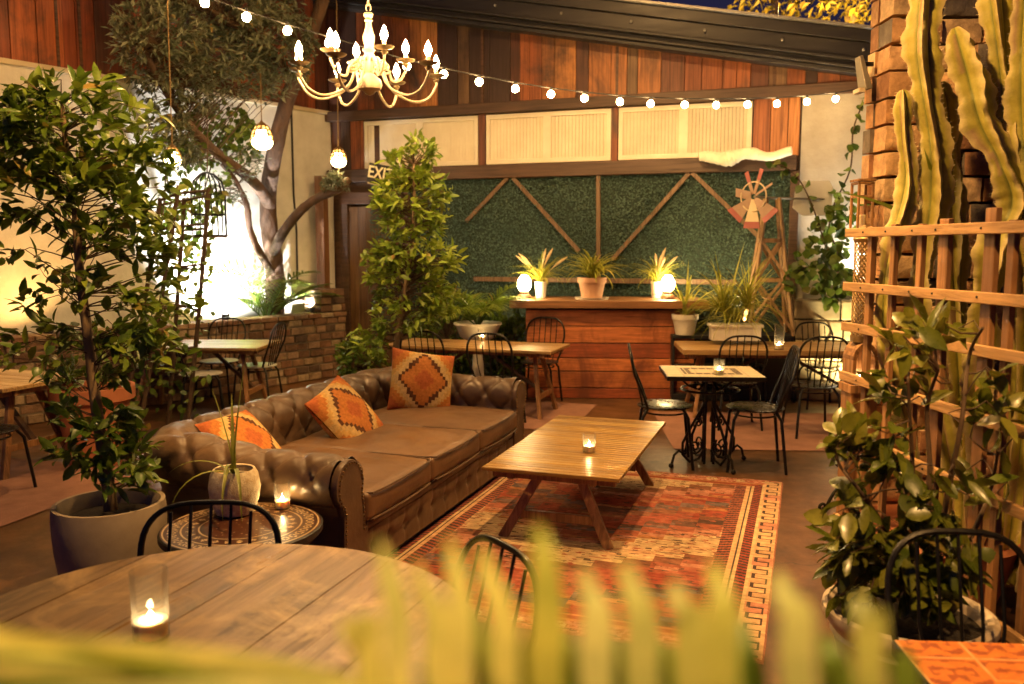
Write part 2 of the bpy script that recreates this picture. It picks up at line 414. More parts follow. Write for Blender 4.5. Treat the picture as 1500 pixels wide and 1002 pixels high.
M['bulb'] = emit('flame_bulb_glow', (1.0, .62, .25), 200)
M['string_bulb'] = emit('string_bulb_glow', (1.0, .62, .25), 75)
M['lamp_glow'] = emit('table_lamp_glow', (1.0, .70, .30), 42)
M['lantern_glow'] = emit('lantern_glow', (1.0, .70, .32), 14)
M['flame'] = emit('candle_flame', (1.0, .66, .28), 150)
M['exit_cream'] = plain('exit_letters_cream', (.85, .80, .55), (.8, .74, .5), .5, 5)  # cream letter colour without emission
M['cable'] = plain('black_cable', (.015, .014, .013), None, .6, 10)
M['glass'] = glassmat('clear_glass', (.96, .95, .92))
M['wax'] = plain('candle_wax', (.85, .78, .60), (.80, .70, .50), .5, 10)
for n_, v_ in (('Subsurface Weight', 1.0), ('Subsurface Scale', .02), ('Subsurface Radius', (1.0, .8, .5))): M['wax'].node_tree.nodes['Principled BSDF'].inputs[n_].default_value = v_
M['plaster_toned'] = plain('toned_pale_plaster', (.46, .42, .34), (.33, .29, .22), .85, 2.2, bmp=.014, bscale=11)  # white plaster darkened in colour to offset too much light on the right wall
M['black'] = plain('black_painted_box', (.016, .015, .014), None, .5, 8)
M['door'] = wood('door_boards', [(.17, .085, .03), (.13, .065, .024)], axis=2)
M['rug'] = vcol('woven_rug', .95, 160, .004, .1, .35, 22)
M['rug_red'] = plain('faded_red_rug', (.33, .165, .11), (.21, .10, .065), .95, 4, bmp=.004, bscale=90)
M['inlay'] = vcol('inlaid_table_top', .28, 0, 0, .5, .15, 60)
M['mosaic'] = vcol('mosaic_top', .62, 0, 0, .5, .12, 40)
M['tile'] = vcol('patterned_terracotta_tiles', .45, 0, 0, .5, .2, 30)
M['kilim'] = vcol('kilim_wool', .9, 220, .003, .1, .3, 50)
M['fan_metal'] = plain('old_galvanised', (.30, .26, .19), (.20, .17, .12), .5, 12, metal=.6)
M['galv_hole'] = plain('lantern_brass', (.36, .24, .10), (.22, .14, .06), .45, 12, metal=.7)
# ================================================================ SETTING
gm = MB(); n = 60
for i in range(n + 1):
    for j in range(n + 1):
        gm.v.append((-30 + i, -20 + j, 0))
for i in range(n):
    for j in range(n):
        a = i * (n + 1) + j; gm.f.append((a, a + n + 1, a + n + 2, a + 1))
gm.build('ground', M['floor'], smooth=False, kind='structure')

C = V3((D(490, 362, 12).x, 12, 0))
E = V3((.602, .799, 0)); EN = V3((-.799, .602, 0)); PHI = math.atan2(.799, .602)
def onplane(px, py, o, ax, nr):
    d = ray(px, py); c = V3((0, 0, CAMH)); t = (o - c).dot(nr) / d.dot(nr); p = c + d * t
    return (p - o).dot(ax), p.z
def bw_(px, py): return onplane(px, py, C, V, U)
def lw_(px, py): return onplane(px, py, C, E, EN)

# --- back wall
bwall = thing('back_wall', 'tall wall of reclaimed vertical timber planks behind the bar', 'wall', C, -AZ)
tA, zA = bw_(555, 6); tB, zB = bw_(1270, 98)
def roofz(t): return zA - .15 + (zB - zA + .02) * (t - tA) / (tB - tA)
tR = bw_(1165, 300)[0]; zBeam = 3.50; zLow = 2.66
mb = MB(); t = -.02
while t < 8.2:
    wd = rnd.choice((.13, .16, .2, .24, .28)); z1 = roofz(t) + .35
    if t + wd > 0: mb.box((t + wd / 2, -.02 + rnd.uniform(-.008, .008), (zBeam + z1) / 2), (wd - .006, .03, z1 - zBeam))
    t += wd
mb.build('plank_cladding', M['plank_mix'], bwall, False, bevel=.003)
mb = MB(); mb.prism([(-.1, 0), (8.3, 0), (8.3, roofz(8.3) + .32), (-.1, roofz(-.1) + .32)], .08, Matrix.Translation((0, .02, 0))); mb.build('backing', M['beam'], bwall, False)
mb = MB()
for px in (624 / 1500 * 500 + 500, 905, 1135):
    tt = bw_(px, 100)[0]; mb.box((tt, -.042, 4.1), (.035, .012, 1.3))
mb.build('cover_strip', M['beam'], bwall, False)
mb = MB(); mb.box((3.95, -.07, zBeam - .035), (8.1, .09, .13)); mb.build('beam', M['beam'], bwall, False, bevel=.008)
mb = MB(); mb.box((tR / 2, -.09, zLow), (tR, .14, .17)); mb.build('beam', M['beam'], bwall, False, bevel=.01)
# small planks between the two beams: left corner and right end, posts between the shutters
mb = MB(); zc = (zLow + .085 + zBeam - .1) / 2; hh = zBeam - .1 - zLow - .085
sh = [(536, 702), (714, 896), (907, 1101)]
se = [(bw_(a, 210)[0], bw_(b, 210)[0]) for a, b in sh]
t = 0.0
while t < se[0][0] - .03: wd = min(.15, se[0][0] - .012 - t); mb.box((t + wd / 2, -.02, zc), (wd - .005, .03, hh)); t += wd + .003
for a, b in ((se[0][1], se[1][0]), (se[1][1], se[2][0])): mb.box(((a + b) / 2, -.035, zc), (b - a - .02, .05, hh))
t = se[2][1] + .015
while t < tR: wd = min(.19, tR - t + .02); mb.box((t + wd / 2, -.022, zc), (wd - .005, .03, hh)); t += wd + .003
mb.build('infill_planks', M['plank_mix'], bwall, False, bevel=.003)
# shutters
for k, (a, b) in enumerate(se):
    lab = ('cream louvred shutter panel at the left end, a slat missing, partly behind the laurel tree', 'cream louvred shutter panel in the middle of the row of three', 'cream louvred shutter panel at the right end of the row, above the string lights')[k]
    s = thing('louvred_shutter', lab, 'shutter', C + V * a - U * .03 + Z * (zLow + .10), -AZ, 'cream shutters along the back wall')
    W_, H_ = b - a, hh - .03
    f = MB(); st = .055
    f.box((W_ / 2, 0, st / 2), (W_, .04, st)); f.box((W_ / 2, 0, H_ - st / 2), (W_, .04, st))
    f.box((st / 2, 0, H_ / 2), (st, .038, H_ - 2 * st)); f.box((W_ - st / 2, 0, H_ / 2), (st, .038, H_ - 2 * st)); f.box((W_ / 2, 0, H_ / 2), (st * 2.0, .038, H_ - 2 * st))
    f.build('frame', M['shutter'], s, False, bevel=.003)
    l = MB()
    for (x0, x1) in ((st, W_ / 2 - st), (W_ / 2 + st, W_ - st)):
        m_ = int((x1 - x0) / .042)
        for i in range(m_):
            if k == 0 and x0 == st and i in (2, 3): continue
            x = x0 + (i + .5) * (x1 - x0) / m_
            l.box((x, .006, H_ / 2), (.040, .008, H_ - 2 * st), Matrix.Rotation(R(34), 3, 'Z'))
    l.build('slats', M['shutter'], s, False)
    p_ = MB(); p_.box((W_ / 2, .024, H_ / 2), (W_ - .02, .006, H_ - .02)); p_.build('backing', M['beam'], s, False)
# rolled blind
a, z_ = bw_(1028, 236); b, z2 = bw_(1160, 232)
mb = MB(); pts = []; rs = []
for i in range(110):
    q = i / 109; pts.append((a + (b - a) * q, -.30 + .02 * math.sin(q * 9), zLow + .06 + .025 * math.sin(q * 13 + 1) + .03 * q)); rs.append(.05 + .028 * math.sin(math.pi * min(1, q * 1.4)) * (1 + .4 * math.sin(q * 23)) * (1 + .12 * math.sin(q * 95) + .10 * math.sin(q * 171 + 1)))
mb.M = Matrix.Translation(C) @ Matrix.Rotation(-AZ, 4, 'Z')
mb.tube(pts, rs, 10); tag(mb.build('rolled_blind', M['shutter']), 'lumpy rolled cream blind tied under the beam above the windmill', 'blind')
# --- hedge panel
tH = bw_(1157, 300)[0]; t0 = bw_(548, 300)[0]
hg = thing('hedge_panel', 'dark green artificial hedge panel with diagonal timber battens behind the bar', 'hedge', C - U * .04, -AZ)
mb = MB(); mb.box(((t0 + tH) / 2, 0, 1.3), (tH - t0, .04, 2.55)); mb.build('backing', M['hedge_back'], hg, False)
mb = MB()
for i in range(27000):
    x = rnd.uniform(t0, tH); z = rnd.uniform(.45, zLow - .09)
    if min((x + .01 * math.sin(z * 40)) % .55, (z + .01 * math.sin(x * 40)) % .5) < .018 and rnd.random() < .75: continue
    y = -.035 - .035 * noise.noise((x * 4, z * 4, 0)) - rnd.random() ** 3 * .07
    d = V3((rnd.uniform(-1, 1), rnd.uniform(-.5, .1), rnd.uniform(-.6, 1)))
    mb.leaf(V3((x, y, z)), d, V3((rnd.uniform(-.5, .5), -1, rnd.uniform(-.2, .8))), rnd.uniform(.016, .038), rnd.uniform(.012, .024), .1, .1, 0)
for i in range(420):
    x = rnd.uniform(t0, tH); z = rnd.uniform(.5, zLow - .12)
    if noise.noise((x * 1.7, z * 1.7, 8)) < .12: continue
    p = V3((x, -.07, z)); d0 = V3((rnd.uniform(-.7, .7), -1, rnd.uniform(-.2, .8)))
    for q in range(4): mb.leaf(p + d0 * (.02 * q), d0 * .5 + rv(.8), Z + rv(.5), rnd.uniform(.03, .055), .03, .1, .2, 0)
mb.build('foliage', M['hedge'], hg, False)
zt = zLow - .085
for (p, q) in (((748, 250), (688, 325)), ((756, 250), (852, 368)), ((880, 250), (880, 420)), ((1012, 246), (900, 380)), ((1016, 244), (1118, 352))):
    a, za = bw_(*p); b, zb = bw_(*q); m1 = MB(); m1.bar((a, -.085, min(za, zt)), (b, -.085, zb), .05, .03, up=(0, 1, 0)); m1.build('batten', M['batten'], hg, False, bevel=.003)
a, za = bw_(700, 408); b, zb = bw_(1080, 400); m1 = MB(); m1.bar((a, -.102, za), (b, -.102, za), .03, .06); m1.build('batten', M['batten'], hg, False, bevel=.003)
mb = MB(); mb.box((tH + .05, -.09, 1.28), (.10, .12, 2.56)); mb.M = None
o = mb.build('timber_post', M['beam'], None, False, bevel=.006); o.location = C; o.rotation_euler = (0, 0, -AZ); tag(o, 'dark timber post at the right end of the green hedge panel', 'post')
# --- exit door
dr = thing('exit_door', 'dark framed wooden door in the back corner under the exit sign', 'door', C + V * .16 - U * .05, -AZ)
mb = MB()
for x in (.06, .98): mb.box((x, -.02, 1.14), (.12, .10, 2.28))
mb.box((.52, -.02, 2.36), (1.04, .11, .16)); mb.build('frame', M['beam'], dr, False, bevel=.006)
mb = MB()
for i in range(6): mb.box((.12 + .0667 + i * .1333, 0, 1.13), (.131, .05, 2.24))
dd = mb.build('door_leaf', M['door'], dr, False, bevel=.003)
mb = MB(); mb.tube([(.85, -.03, 1.0), (.85, -.07, 1.0), (.85, -.07, 1.15), (.85, -.03, 1.15)], .01, 8); mb.build('handle', M['black_iron'], dd)
# exit sign
px, py, Y = 556, 255, 9.7
sp = D(px, py, Y); k = Y / F
sg = thing('exit_sign', 'black exit sign with cream letters tilting beside the laurel crown', 'sign', sp)
sg.rotation_euler = (0, R(11), R(-18))
mb = MB(); mb.box((.02, 0, 0), (40 * k, .05, 27 * k)); mb.build('sign_box', M['black'], sg, False, bevel=.004)
mb = MB(); mb.box((.02, -.004, -15.2 * k), (36 * k, .04, 2.2 * k)); mb.build('sign_base_strip', M['white_metal'], sg, False)
fc = bpy.data.curves.new('letters', 'FONT'); fc.body = 'EXIT'; fc.size = 24 * k; fc.extrude = .004; fc.offset = .003; fc.align_x = 'CENTER'; fc.align_y = 'CENTER'
fo = bpy.data.objects.new('tmp', fc); COL.objects.link(fo)
bpy.context.view_layer.update()
me = bpy.data.meshes.new_from_object(fo.evaluated_get(bpy.context.evaluated_depsgraph_get())); bpy.data.objects.remove(fo)
lo = bpy.data.objects.new('lettering', me); COL.objects.link(lo); lo.parent = sg; lo.location = (.025, -.031, .004); lo.rotation_euler = (R(90), 0, 0); lo.scale = (.82, 1, 1)
me.materials.clear(); me.materials.append(M['exit_cream'])
mb = MB(); mb.bar((.02, .03, .06), (-.25, .6, .05), .03); mb.build('bracket', M['black_iron'], sg, False)

# --- left wall
lw = thing('left_wall', 'plastered side wall with red timber planks above it behind the olive tree', 'wall', C, PHI)
zL = 3.5
mb = MB(); mb.box((-5, .1, zL / 2), (10, .2, zL)); mb.build('plaster', M['plaster_white'], lw, False)
mb = MB(); x = -10.0
while x < -.01:
    wd = min(rnd.choice((.14, .2, .26, .3)), -x); mb.box((x + wd / 2, .06 + rnd.uniform(-.01, .01), zL + 1.7), (wd - .006, .04, 3.4)); x += wd
mb.build('plank_cladding', M['plank_red'], lw, False, bevel=.003)
mb = MB(); mb.box((-5, .12, zL + 1.7), (10, .06, 3.38)); mb.build('backing', M['beam'], lw, False)
mb = MB(); mb.box((-5, .02, zL + .02), (10, .12, .05)); mb.build('ledge', M['plaster_cream'], lw, False, bevel=.006)
for px, py in ((258 / 3, 50), (190, 50), (308, 110), (120, 60)):
    xx = lw_(px, py)[0]; m1 = MB(); m1.box((xx, .030, zL + 1.7), (.03, .014, 3.3)); m1.build('cover_strip', M['beam'], lw, False)
xx = lw_(428, 250)[0]; m1 = MB(); m1.tube([(xx, -.02, z) for z in (3.5, 3.0, 2.4)] + [(xx + .03, -.02, 1.9), (xx + .01, -.03, 1.2)], .012, 6); m1.build('cable', M['cable'], lw)

# --- bricks
def rough_brick(mb, c, s, nx=9, nz=6):
    vs = []; fs = []; sd = rnd.uniform(0, 90); tl = rv(.006)
    for i in range(nx + 1):
        for j in range(nz + 1):
            u = i / nx * 2 - 1; v = j / nz * 2 - 1
            p = V3((u * s[0] / 2, -s[1] / 2, v * s[2] / 2)); e = max(abs(u), abs(v))
            nz_ = noise.noise((p.x * 16 + sd, p.z * 16, sd)); n2 = noise.noise((p.x * 45 + sd, p.z * 45, sd))
            p.y += .007 * nz_ + .004 * n2 + tl.x * u + tl.z * v + (.005 + .009 * abs(nz_) if e > .99 else 0)
            if e > .99: p.x -= u * (.001 + .006 * abs(n2)); p.z -= v * (.001 + .005 * abs(nz_))
            vs.append(p + V3(c))
    for i in range(nx):
        for j in range(nz): a = i * (nz + 1) + j; fs.append((a, a + nz + 1, a + nz + 2, a + 1))
    ring = [i * (nz + 1) for i in range(nx + 1)] + [nx * (nz + 1) + j for j in range(1, nz + 1)] + [i * (nz + 1) + nz for i in range(nx - 1, -1, -1)] + [j for j in range(nz - 1, 0, -1)]
    b0 = len(vs)
    for r in ring: vs.append(V3((vs[r].x, c[1] + s[1] / 2, vs[r].z)))
    n_ = len(ring)
    for q in range(n_): fs.append((ring[(q + 1) % n_], ring[q], b0 + q, b0 + (q + 1) % n_))
    mb.add(vs, fs)
def bricks(mb, L, H, bwid, bh, th=.10, gap=.012, jit=.008, x0=0.0, z0=0.0, mask=None, rough=False):
    z = z0; row = 0
    while z + bh * .6 < z0 + H:
        x = x0 - (bwid / 2 if row % 2 else 0)
        while x < x0 + L:
            w1 = bwid * rnd.uniform(.78, 1.12); a = max(x, x0); b = min(x + w1, x0 + L)
            if rough and b - a > .03: rough_brick(mb, ((a + b) / 2, th / 2 + rnd.uniform(-jit, jit), z + bh / 2), (b - a - gap, th, bh - gap * rnd.uniform(.7, 1.5)))
            elif b - a > .03:
                mb.box(((a + b) / 2, th / 2 + rnd.uniform(-jit, jit), z + bh / 2), (b - a - gap, th, bh - gap * rnd.uniform(.7, 1.5)), Matrix.Rotation(rnd.uniform(-.02, .02), 3, 'Y'))
            x += w1
        z += bh
P0 = G(300, 582); PE = G(508, 549); PL = (PE - P0).dot(E)
pw = thing('brick_planter_wall', 'low brick planter wall below the olive tree and white plaster', 'planter', P0, PHI)
mb = MB(); bricks(mb, PL + 5.5, .80, .20, .10, x0=-5.5, gap=.02, jit=.016); mb.build('brickwork', M['brick'], pw, False, bevel=.010)
mb = MB(); mb.box(((PL - 5.5) / 2, .16, .38), (PL + 5.5, .28, .76)); mb.build('mortar_core', M['mortar'], pw, False)
mb = MB(); x = -5.5
while x < PL:
    wd = rnd.uniform(.2, .26); mb.box((x + wd / 2, .13, .825), (wd - .012, .30, .055)); x += wd
mb.build('coping', M['brick'], pw, False, bevel=.008)
mb = MB(); bricks(mb, .42, .34, .21, .10, x0=PL - .42, z0=.86, th=.34); mb.build('end_pier', M['brick'], pw, False, bevel=.01)
mb = MB(); mb.box(((PL - 5.5) / 2, .75, .36), (PL + 5.4, .9, .72)); mb.build('soil', M['soil'], pw, False)
o = MB(); tq, _ = bw_(497, 400); o.box((tq, -.42, 1.32), (.13, .13, 2.65)); o = o.build('timber_post', M['post'], None, False, bevel=.006); o.location = C; o.rotation_euler = (0, 0, -AZ)
tag(o, 'brown timber post rising from the end of the brick planter', 'post')

# --- right white wall and stone planter
rw = thing('right_wall', 'pale plastered wall with climbing vine at the right of the back wall', 'wall', C + V * (tH + .1) - U * .10, -AZ)
mb = MB(); mb.box((1.6, .09, 1.74), (3.2, .18, 3.36)); mb.build('plaster', M['plaster_toned'], rw, False)
s0 = G(1158, 585)
stw = thing('stone_planter', 'low wall of big pale stone blocks under the climbing vine', 'planter', s0, -AZ)
mb = MB(); bricks(mb, 2.6, 1.12, .48, .225, th=.28, jit=.01); mb.build('stone_blocks', M['stone'], stw, False, bevel=.018)
mb = MB(); mb.box((1.3, .30, .53), (2.58, .44, 1.06)); mb.build('soil', M['soil'], stw, False)

# --- roof
rf = thing('roof', 'black ribbed metal roof edge sloping down above the plank wall', 'roof', C, -AZ)
def along(mb, y0, y1, d0, d1):
    a, b = -1.5, 9.5
    vs = []
    for t in (a, b):
        z = roofz(t); vs += [(t, y0, z + d0), (t, y1, z + d0), (t, y1, z + d1), (t, y0, z + d1)]
    mb.add(vs, [(0, 1, 2, 3), (7, 6, 5, 4), (0, 4, 5, 1), (1, 5, 6, 2), (2, 6, 7, 3), (3, 7, 4, 0)])
mb = MB()
for (y0, y1, d0, d1) in ((-.22, .3, 0, .05), (-.26, .3, .052, .085), (-.23, .3, .087, .125), (-.30, .3, .127, .16), (-.27, .3, .162, .33), (-.31, .3, .332, .46)): along(mb, y0, y1, d0, d1)
mb.build('fascia', M['roof'], rf, False, bevel=.008)
mb = MB(); along(mb, -.36, .3, .463, .495); mb.build('cap_flashing', M['roof_cap'], rf, False, bevel=.004)
mb = MB()
for i in range(9):
    t = .8 + i * .85; mb.ball((t, -.285, roofz(t) + .25), .018, 8, 5)
mb.build('screws', M['roof_cap'], rf)

# --- tree beyond the roof, lit by a street lamp
tc = D(1252, -34, 15)
tt = thing('street_tree', 'lamp lit yellow tree top showing above the roof', 'tree', (tc.x, tc.y, 0))
mb = MB(); mb.tube([(0, 0, 0), (.1, 0, 2), (0, .1, tc.z - .5)], [.2, .15, .1], 10); mb.build('trunk', M['bark'], tt)
mb = MB()
for i in range(5200):
    d = rv(1); 
    if d.length > 1: continue
    p = V3((d.x * 2.2, d.y * 1.3, d.z * 1.1 + tc.z)) 
    if noise.noise(p * 1.6) < -.12: continue
    mb.leaf(p, rv() + V3((0, 0, -.2)), V3((0, -.4, 1)) + rv(.7), rnd.uniform(.12, .2), .08, .1, .2, 0)
mb.build('crown', M['treetop'], tt, False)
sl = thing('street_lamp', 'street lamp standing beyond the roof and lighting the tree', 'street lamp', (tc.x - 1.0, tc.y - 2.6, 0))
mb = MB(); mb.tube([(0, 0, 0), (0, 0, 4.6)], .05, 10); mb.build('pole', M['black_iron'], sl)
mb = MB(); mb.lathe([(.0, 4.6), (.1, 4.62), (.18, 4.66), (.18, 4.7), (.1, 4.72)], 16); mb.build('lamp_head', M['black_iron'], sl)
lamp('street_lamp_light', 'POINT', (0, 0, 4.95), 700, (1, .62, .16), sl, .1)

# --- brick pillar on the right
pc = V3((1.845, 4.3, 0))
bp = thing('brick_pillar', 'tall pillar of big rough bricks behind the cactus', 'pillar', pc)
mb = MB(); bricks(mb, 1.7, 5.0, .235, .128, th=.16, gap=.010, jit=.016, rough=True)
z = 0.0
while z < 5.0:
    mb.box((.05 + rnd.uniform(-.010, .010), .20, z + .064), (.11, .09, .118)); z += .128
mb.build('brickwork', M['bigbrick'], bp, True, ang=60)
mb = MB(); mb.box((.87, .19, 2.5), (1.66, .10, 4.98)); mb.build('mortar_core', M['mortar'], bp, False)
# added fence, coloured black to stand for the darkness behind the trellis
fr = thing('black_backdrop_fence', 'added fence coloured black for the darkness behind the cactus', 'fence', (2.45, 4.2, 0))
mb = MB()
for i in range(14): mb.box((.35 + .02 * (i % 2), -.1 - i * .17, 1.5), (.03, .16, 3.0))
mb.build('boards', M['black'], fr, False, bevel=.004)
# ================================================================ FURNITURE
def facing(dx, dy): return math.atan2(-dx, dy)
# ---- chesterfield
F0 = G(525, 855) - U * .23; SL, SW = 2.92, 1.30
SM = Matrix.Translation(F0) @ Matrix.Rotation(math.pi / 2 - AZ, 4, 'Z')
def sofa_pt(x, y, z): return SM @ V3((x, y, z))
sofa = thing('sofa', 'long grey-brown buttoned leather sofa with rolled arms beside the coffee table', 'sofa', F0, math.pi / 2 - AZ)
ARM = .27; RC = .10
path = []
def seg(a, b, n):
    for i in range(n): q = i / n; path.append((a[0] + (b[0] - a[0]) * q, a[1] + (b[1] - a[1]) * q, None))
YB = SW - .27
def line(a, b, nx, ny, step=.011):
    L = math.hypot(b[0] - a[0], b[1] - a[1]); n = int(L / step)
    return [(a[0] + (b[0] - a[0]) * i / n, a[1] + (b[1] - a[1]) * i / n, nx, ny) for i in range(n)]
def arc(c, a0, a1, r, n=16): return [(c[0] + r * math.cos(R(a0 + (a1 - a0) * i / n)), c[1] + r * math.sin(R(a0 + (a1 - a0) * i / n)), math.cos(R(a0 + (a1 - a0) * i / n)), math.sin(R(a0 + (a1 - a0) * i / n))) for i in range(n)]
path = line((ARM, .01), (ARM, YB - RC), -1, 0) + arc((ARM + RC, YB - RC), 180, 90, RC) + line((ARM + RC, YB), (SL - ARM - RC, YB), 0, 1) \
    + arc((SL - ARM - RC, YB - RC), 90, 0, RC) + line((SL - ARM, YB - RC), (SL - ARM, .01), 1, 0) + [(SL - ARM, .01, 1, 0)]
prof = [(0, .28), (0, .36), (.006, .42), (.02, .47)]
for i in range(23):
    a = R(200 - i * 255 / 22); prof.append((.135 + .125 * math.cos(a), .545 + .115 * math.sin(a)))
prof += [(.19, .40), (.20, .25), (.205, .06)]
def resample(P, st):
    out = [P[0]]; acc = 0
    for a, b in zip(P, P[1:]):
        L = math.hypot(b[0] - a[0], b[1] - a[1]); n = max(1, round(L / st))
        out += [(a[0] + (b[0] - a[0]) * i / n, a[1] + (b[1] - a[1]) * i / n) for i in range(1, n + 1)]
    return out
prof = resample(prof, .011)
pn = []; ql = [0]
for i in range(len(prof)):
    a = prof[max(0, i - 1)]; b = prof[min(len(prof) - 1, i + 1)]; dx, dz = b[0] - a[0], b[1] - a[1]; l = math.hypot(dx, dz)
    pn.append((-dz / l, dx / l))
    if i: ql.append(ql[-1] + math.hypot(prof[i][0] - prof[i - 1][0], prof[i][1] - prof[i - 1][1]))
q_end = max(q for q, p in zip(ql, prof) if p[1] > .50)
def tuft(s, q, q0=.10, q1=None, ps=.235, pq=.15, dep=.026):
    q1 = q1 or q_end
    wv = max(0, min(1, (q - q0) / .06)) * max(0, min(1, (q1 - q) / .05))
    if wv <= 0: return .012
    qq = (q - q0 - .05) / pq; a = s / ps + qq / 2; b = s / ps - qq / 2
    fa = abs(a - round(a)); fb = abs(b - round(b))
    puff = min(1, (abs(math.sin(math.pi * a)) * 1.5)) ** .42 * min(1, abs(math.sin(math.pi * b)) * 1.5) ** .42
    but = math.exp(-((fa * ps) ** 2 + (fb * ps) ** 2) / .0009)
    return wv * (dep * puff - .020 * but) + (1 - wv) * .012
mb = MB(); s = 0; npf = len(prof)
btn = MB()
for i, (x, y, nx, ny) in enumerate(path):
    if i: s += math.hypot(x - path[i - 1][0], y - path[i - 1][1])
    hback = .05 * max(0, min(1, (y - .45) / .4))
    for j, (o_, z) in enumerate(prof):
        h = tuft(s, ql[j]); wob = .004 * noise.noise((s * 5, ql[j] * 5, 0))
        o2 = o_ + pn[j][0] * (h + wob); z2 = z + pn[j][1] * (h + wob) + (hback * max(0, min(1, (z - .3) / .3)))
        mb.v.append((x + nx * o2, y + ny * o2, z2))
for i in range(len(path) - 1):
    for j in range(npf - 1):
        a = i * npf + j; mb.f.append((a, a + 1, a + npf + 1, a + npf))
mb.build('upholstery', M['leather'], sofa, ang=80)
# front scroll panels with nailheads
for k, (x0, sg_) in enumerate(((ARM, -1), (SL - ARM, 1))):
    out = [(x0 + sg_ * (o_ + pn[j][0] * .006), z + pn[j][1] * .006) for j, (o_, z) in enumerate(prof)]
    out = [(x0 - sg_ * .03, .06)] + [(x0 - sg_ * .03, .30)] + out
    mb = MB(); vs = [(x, .012, z) for x, z in out] + [(x, -.022, z) for x, z in out]; n_ = len(out)
    cx = x0 + sg_ * .10; 
    fs = [tuple(n_ + i for i in range(n_))] + [(i, (i + 1) % n_, n_ + (i + 1) % n_, n_ + i) for i in range(n_)]
    mb.add(vs, fs); pnl = mb.build('arm_front', M['leather'], sofa, ang=50)
    nb = MB()
    for (xx, zz) in resample([(a * .86 + cx * .14, b * .96 + .012) for a, b in out[2:]], .017)[::2]: nb.ball((xx, -.025, zz), .0065, 6, 4)
    nb.build('nailheads', M['nail'], pnl)
# seat cushions
def rbox(mb, c, s, r, n=12, puff=(0, 0, 0), wr=0.0):
    b = bmesh.new(); bmesh.ops.create_cube(b, size=2); bmesh.ops.subdivide_edges(b, edges=b.edges, cuts=n, use_grid_fill=True)
    hs = V3(s) / 2; b.verts.ensure_lookup_table(); vs = []
    for v in b.verts:
        p = V3((v.co.x * hs.x, v.co.y * hs.y, v.co.z * hs.z)); q = V3([max(-h + r, min(h - r, x)) for x, h in zip(p, hs)]); d = p - q
        if d.length > 1e-6: p = q + d.normalized() * r
        fx, fy, fz = [1 - min(1, abs(x) / h) ** 2 for x, h in zip(p, hs)]
        p.z += (1 if p.z > 0 else -1) * puff[2] * fx * fy; p.y += (1 if p.y > 0 else -1) * puff[1] * fx * fz; p.x += (1 if p.x > 0 else -1) * puff[0] * fy * fz
        if wr and p.z > 0: p.z += wr * (noise.noise(p * 3.2 + V3(c)) * .9 - .55 * abs(noise.noise(V3((p.x * 5, p.y * 11, 2)) + V3(c))) ** .7 * (.3 + fx) - .25 * abs(noise.noise(V3((p.x * 16, p.y * 7, 5)) + V3(c))))
        vs.append(p + V3(c) + V3((0, 0, .006 * noise.noise(p * 6 + V3(c)))))
    mb.add(vs, [tuple(v.index for v in f.verts) for f in b.faces]); b.free()
cw = (SL - 2 * ARM) / 3
for i in range(3):
    mb = MB(); rbox(mb, (ARM + cw * (i + .5), .485, .385), (cw - .006, 1.05, .16), .035, 40, (.0, .014, .028), .012)
    cu = mb.build('seat_cushion', M['leather_seat'], sofa, ang=80)
    pm = MB()
    for zz in (.455, .318):
        a, b = ARM + cw * i + .014, ARM + cw * (i + 1) - .014
        pm.tube([(a, .40, zz), (a, .02, zz), (a + .03, -.045, zz)] + [(a + .03 + (b - a - .06) * q / 6, -.048 - .012 * math.sin(math.pi * q / 6), zz) for q in range(1, 6)] + [(b - .03, -.045, zz), (b, .02, zz), (b, .40, zz)], .006, 6)
    pm.build('piping', M['leather'], cu)
# base rail and buttoned lower front
mb = MB(); rbox(mb, (SL / 2, .03, .275), (SL - 2 * ARM + .05, .09, .055), .02, 10); mb.build('seat_rail', M['leather'], sofa, ang=80)
mb = MB(); nx_, nz_ = 150, 16
for i in range(nx_ + 1):
    for j in range(nz_ + 1):
        x = ARM - .03 + (SL - 2 * ARM + .06) * i / nx_; z = .05 + .20 * j / nz_
        h = .012; a = (x / .19) - round(x / .19); h -= .022 * math.exp(-((a * .19) ** 2 + (z - .15) ** 2) / .0008); h -= .006 * math.exp(-(a / .05) ** 2)
        mb.v.append((x, -h - .0, z))
for i in range(nx_):
    for j in range(nz_):
        a = i * (nz_ + 1) + j; mb.f.append((a, a + nz_ + 1, a + nz_ + 2, a + 1))
mb.build('front_apron', M['leather'], sofa, ang=80)
mb = MB(); mb.box((SL / 2, SW / 2, .17), (SL - .16, SW - .2, .22)); mb.build('seat_base', M['leather'], sofa, False)
for x, y in ((.14, .08), (SL - .14, .08), (.14, SW - .12), (SL - .14, SW - .12)):
    mb = MB(); mb.lathe([(.02, 0), (.035, .02), (.035, .035), (.02, .06), (.03, .07)], 14, (x, y, 0)); mb.build('foot', M['oak'], sofa)

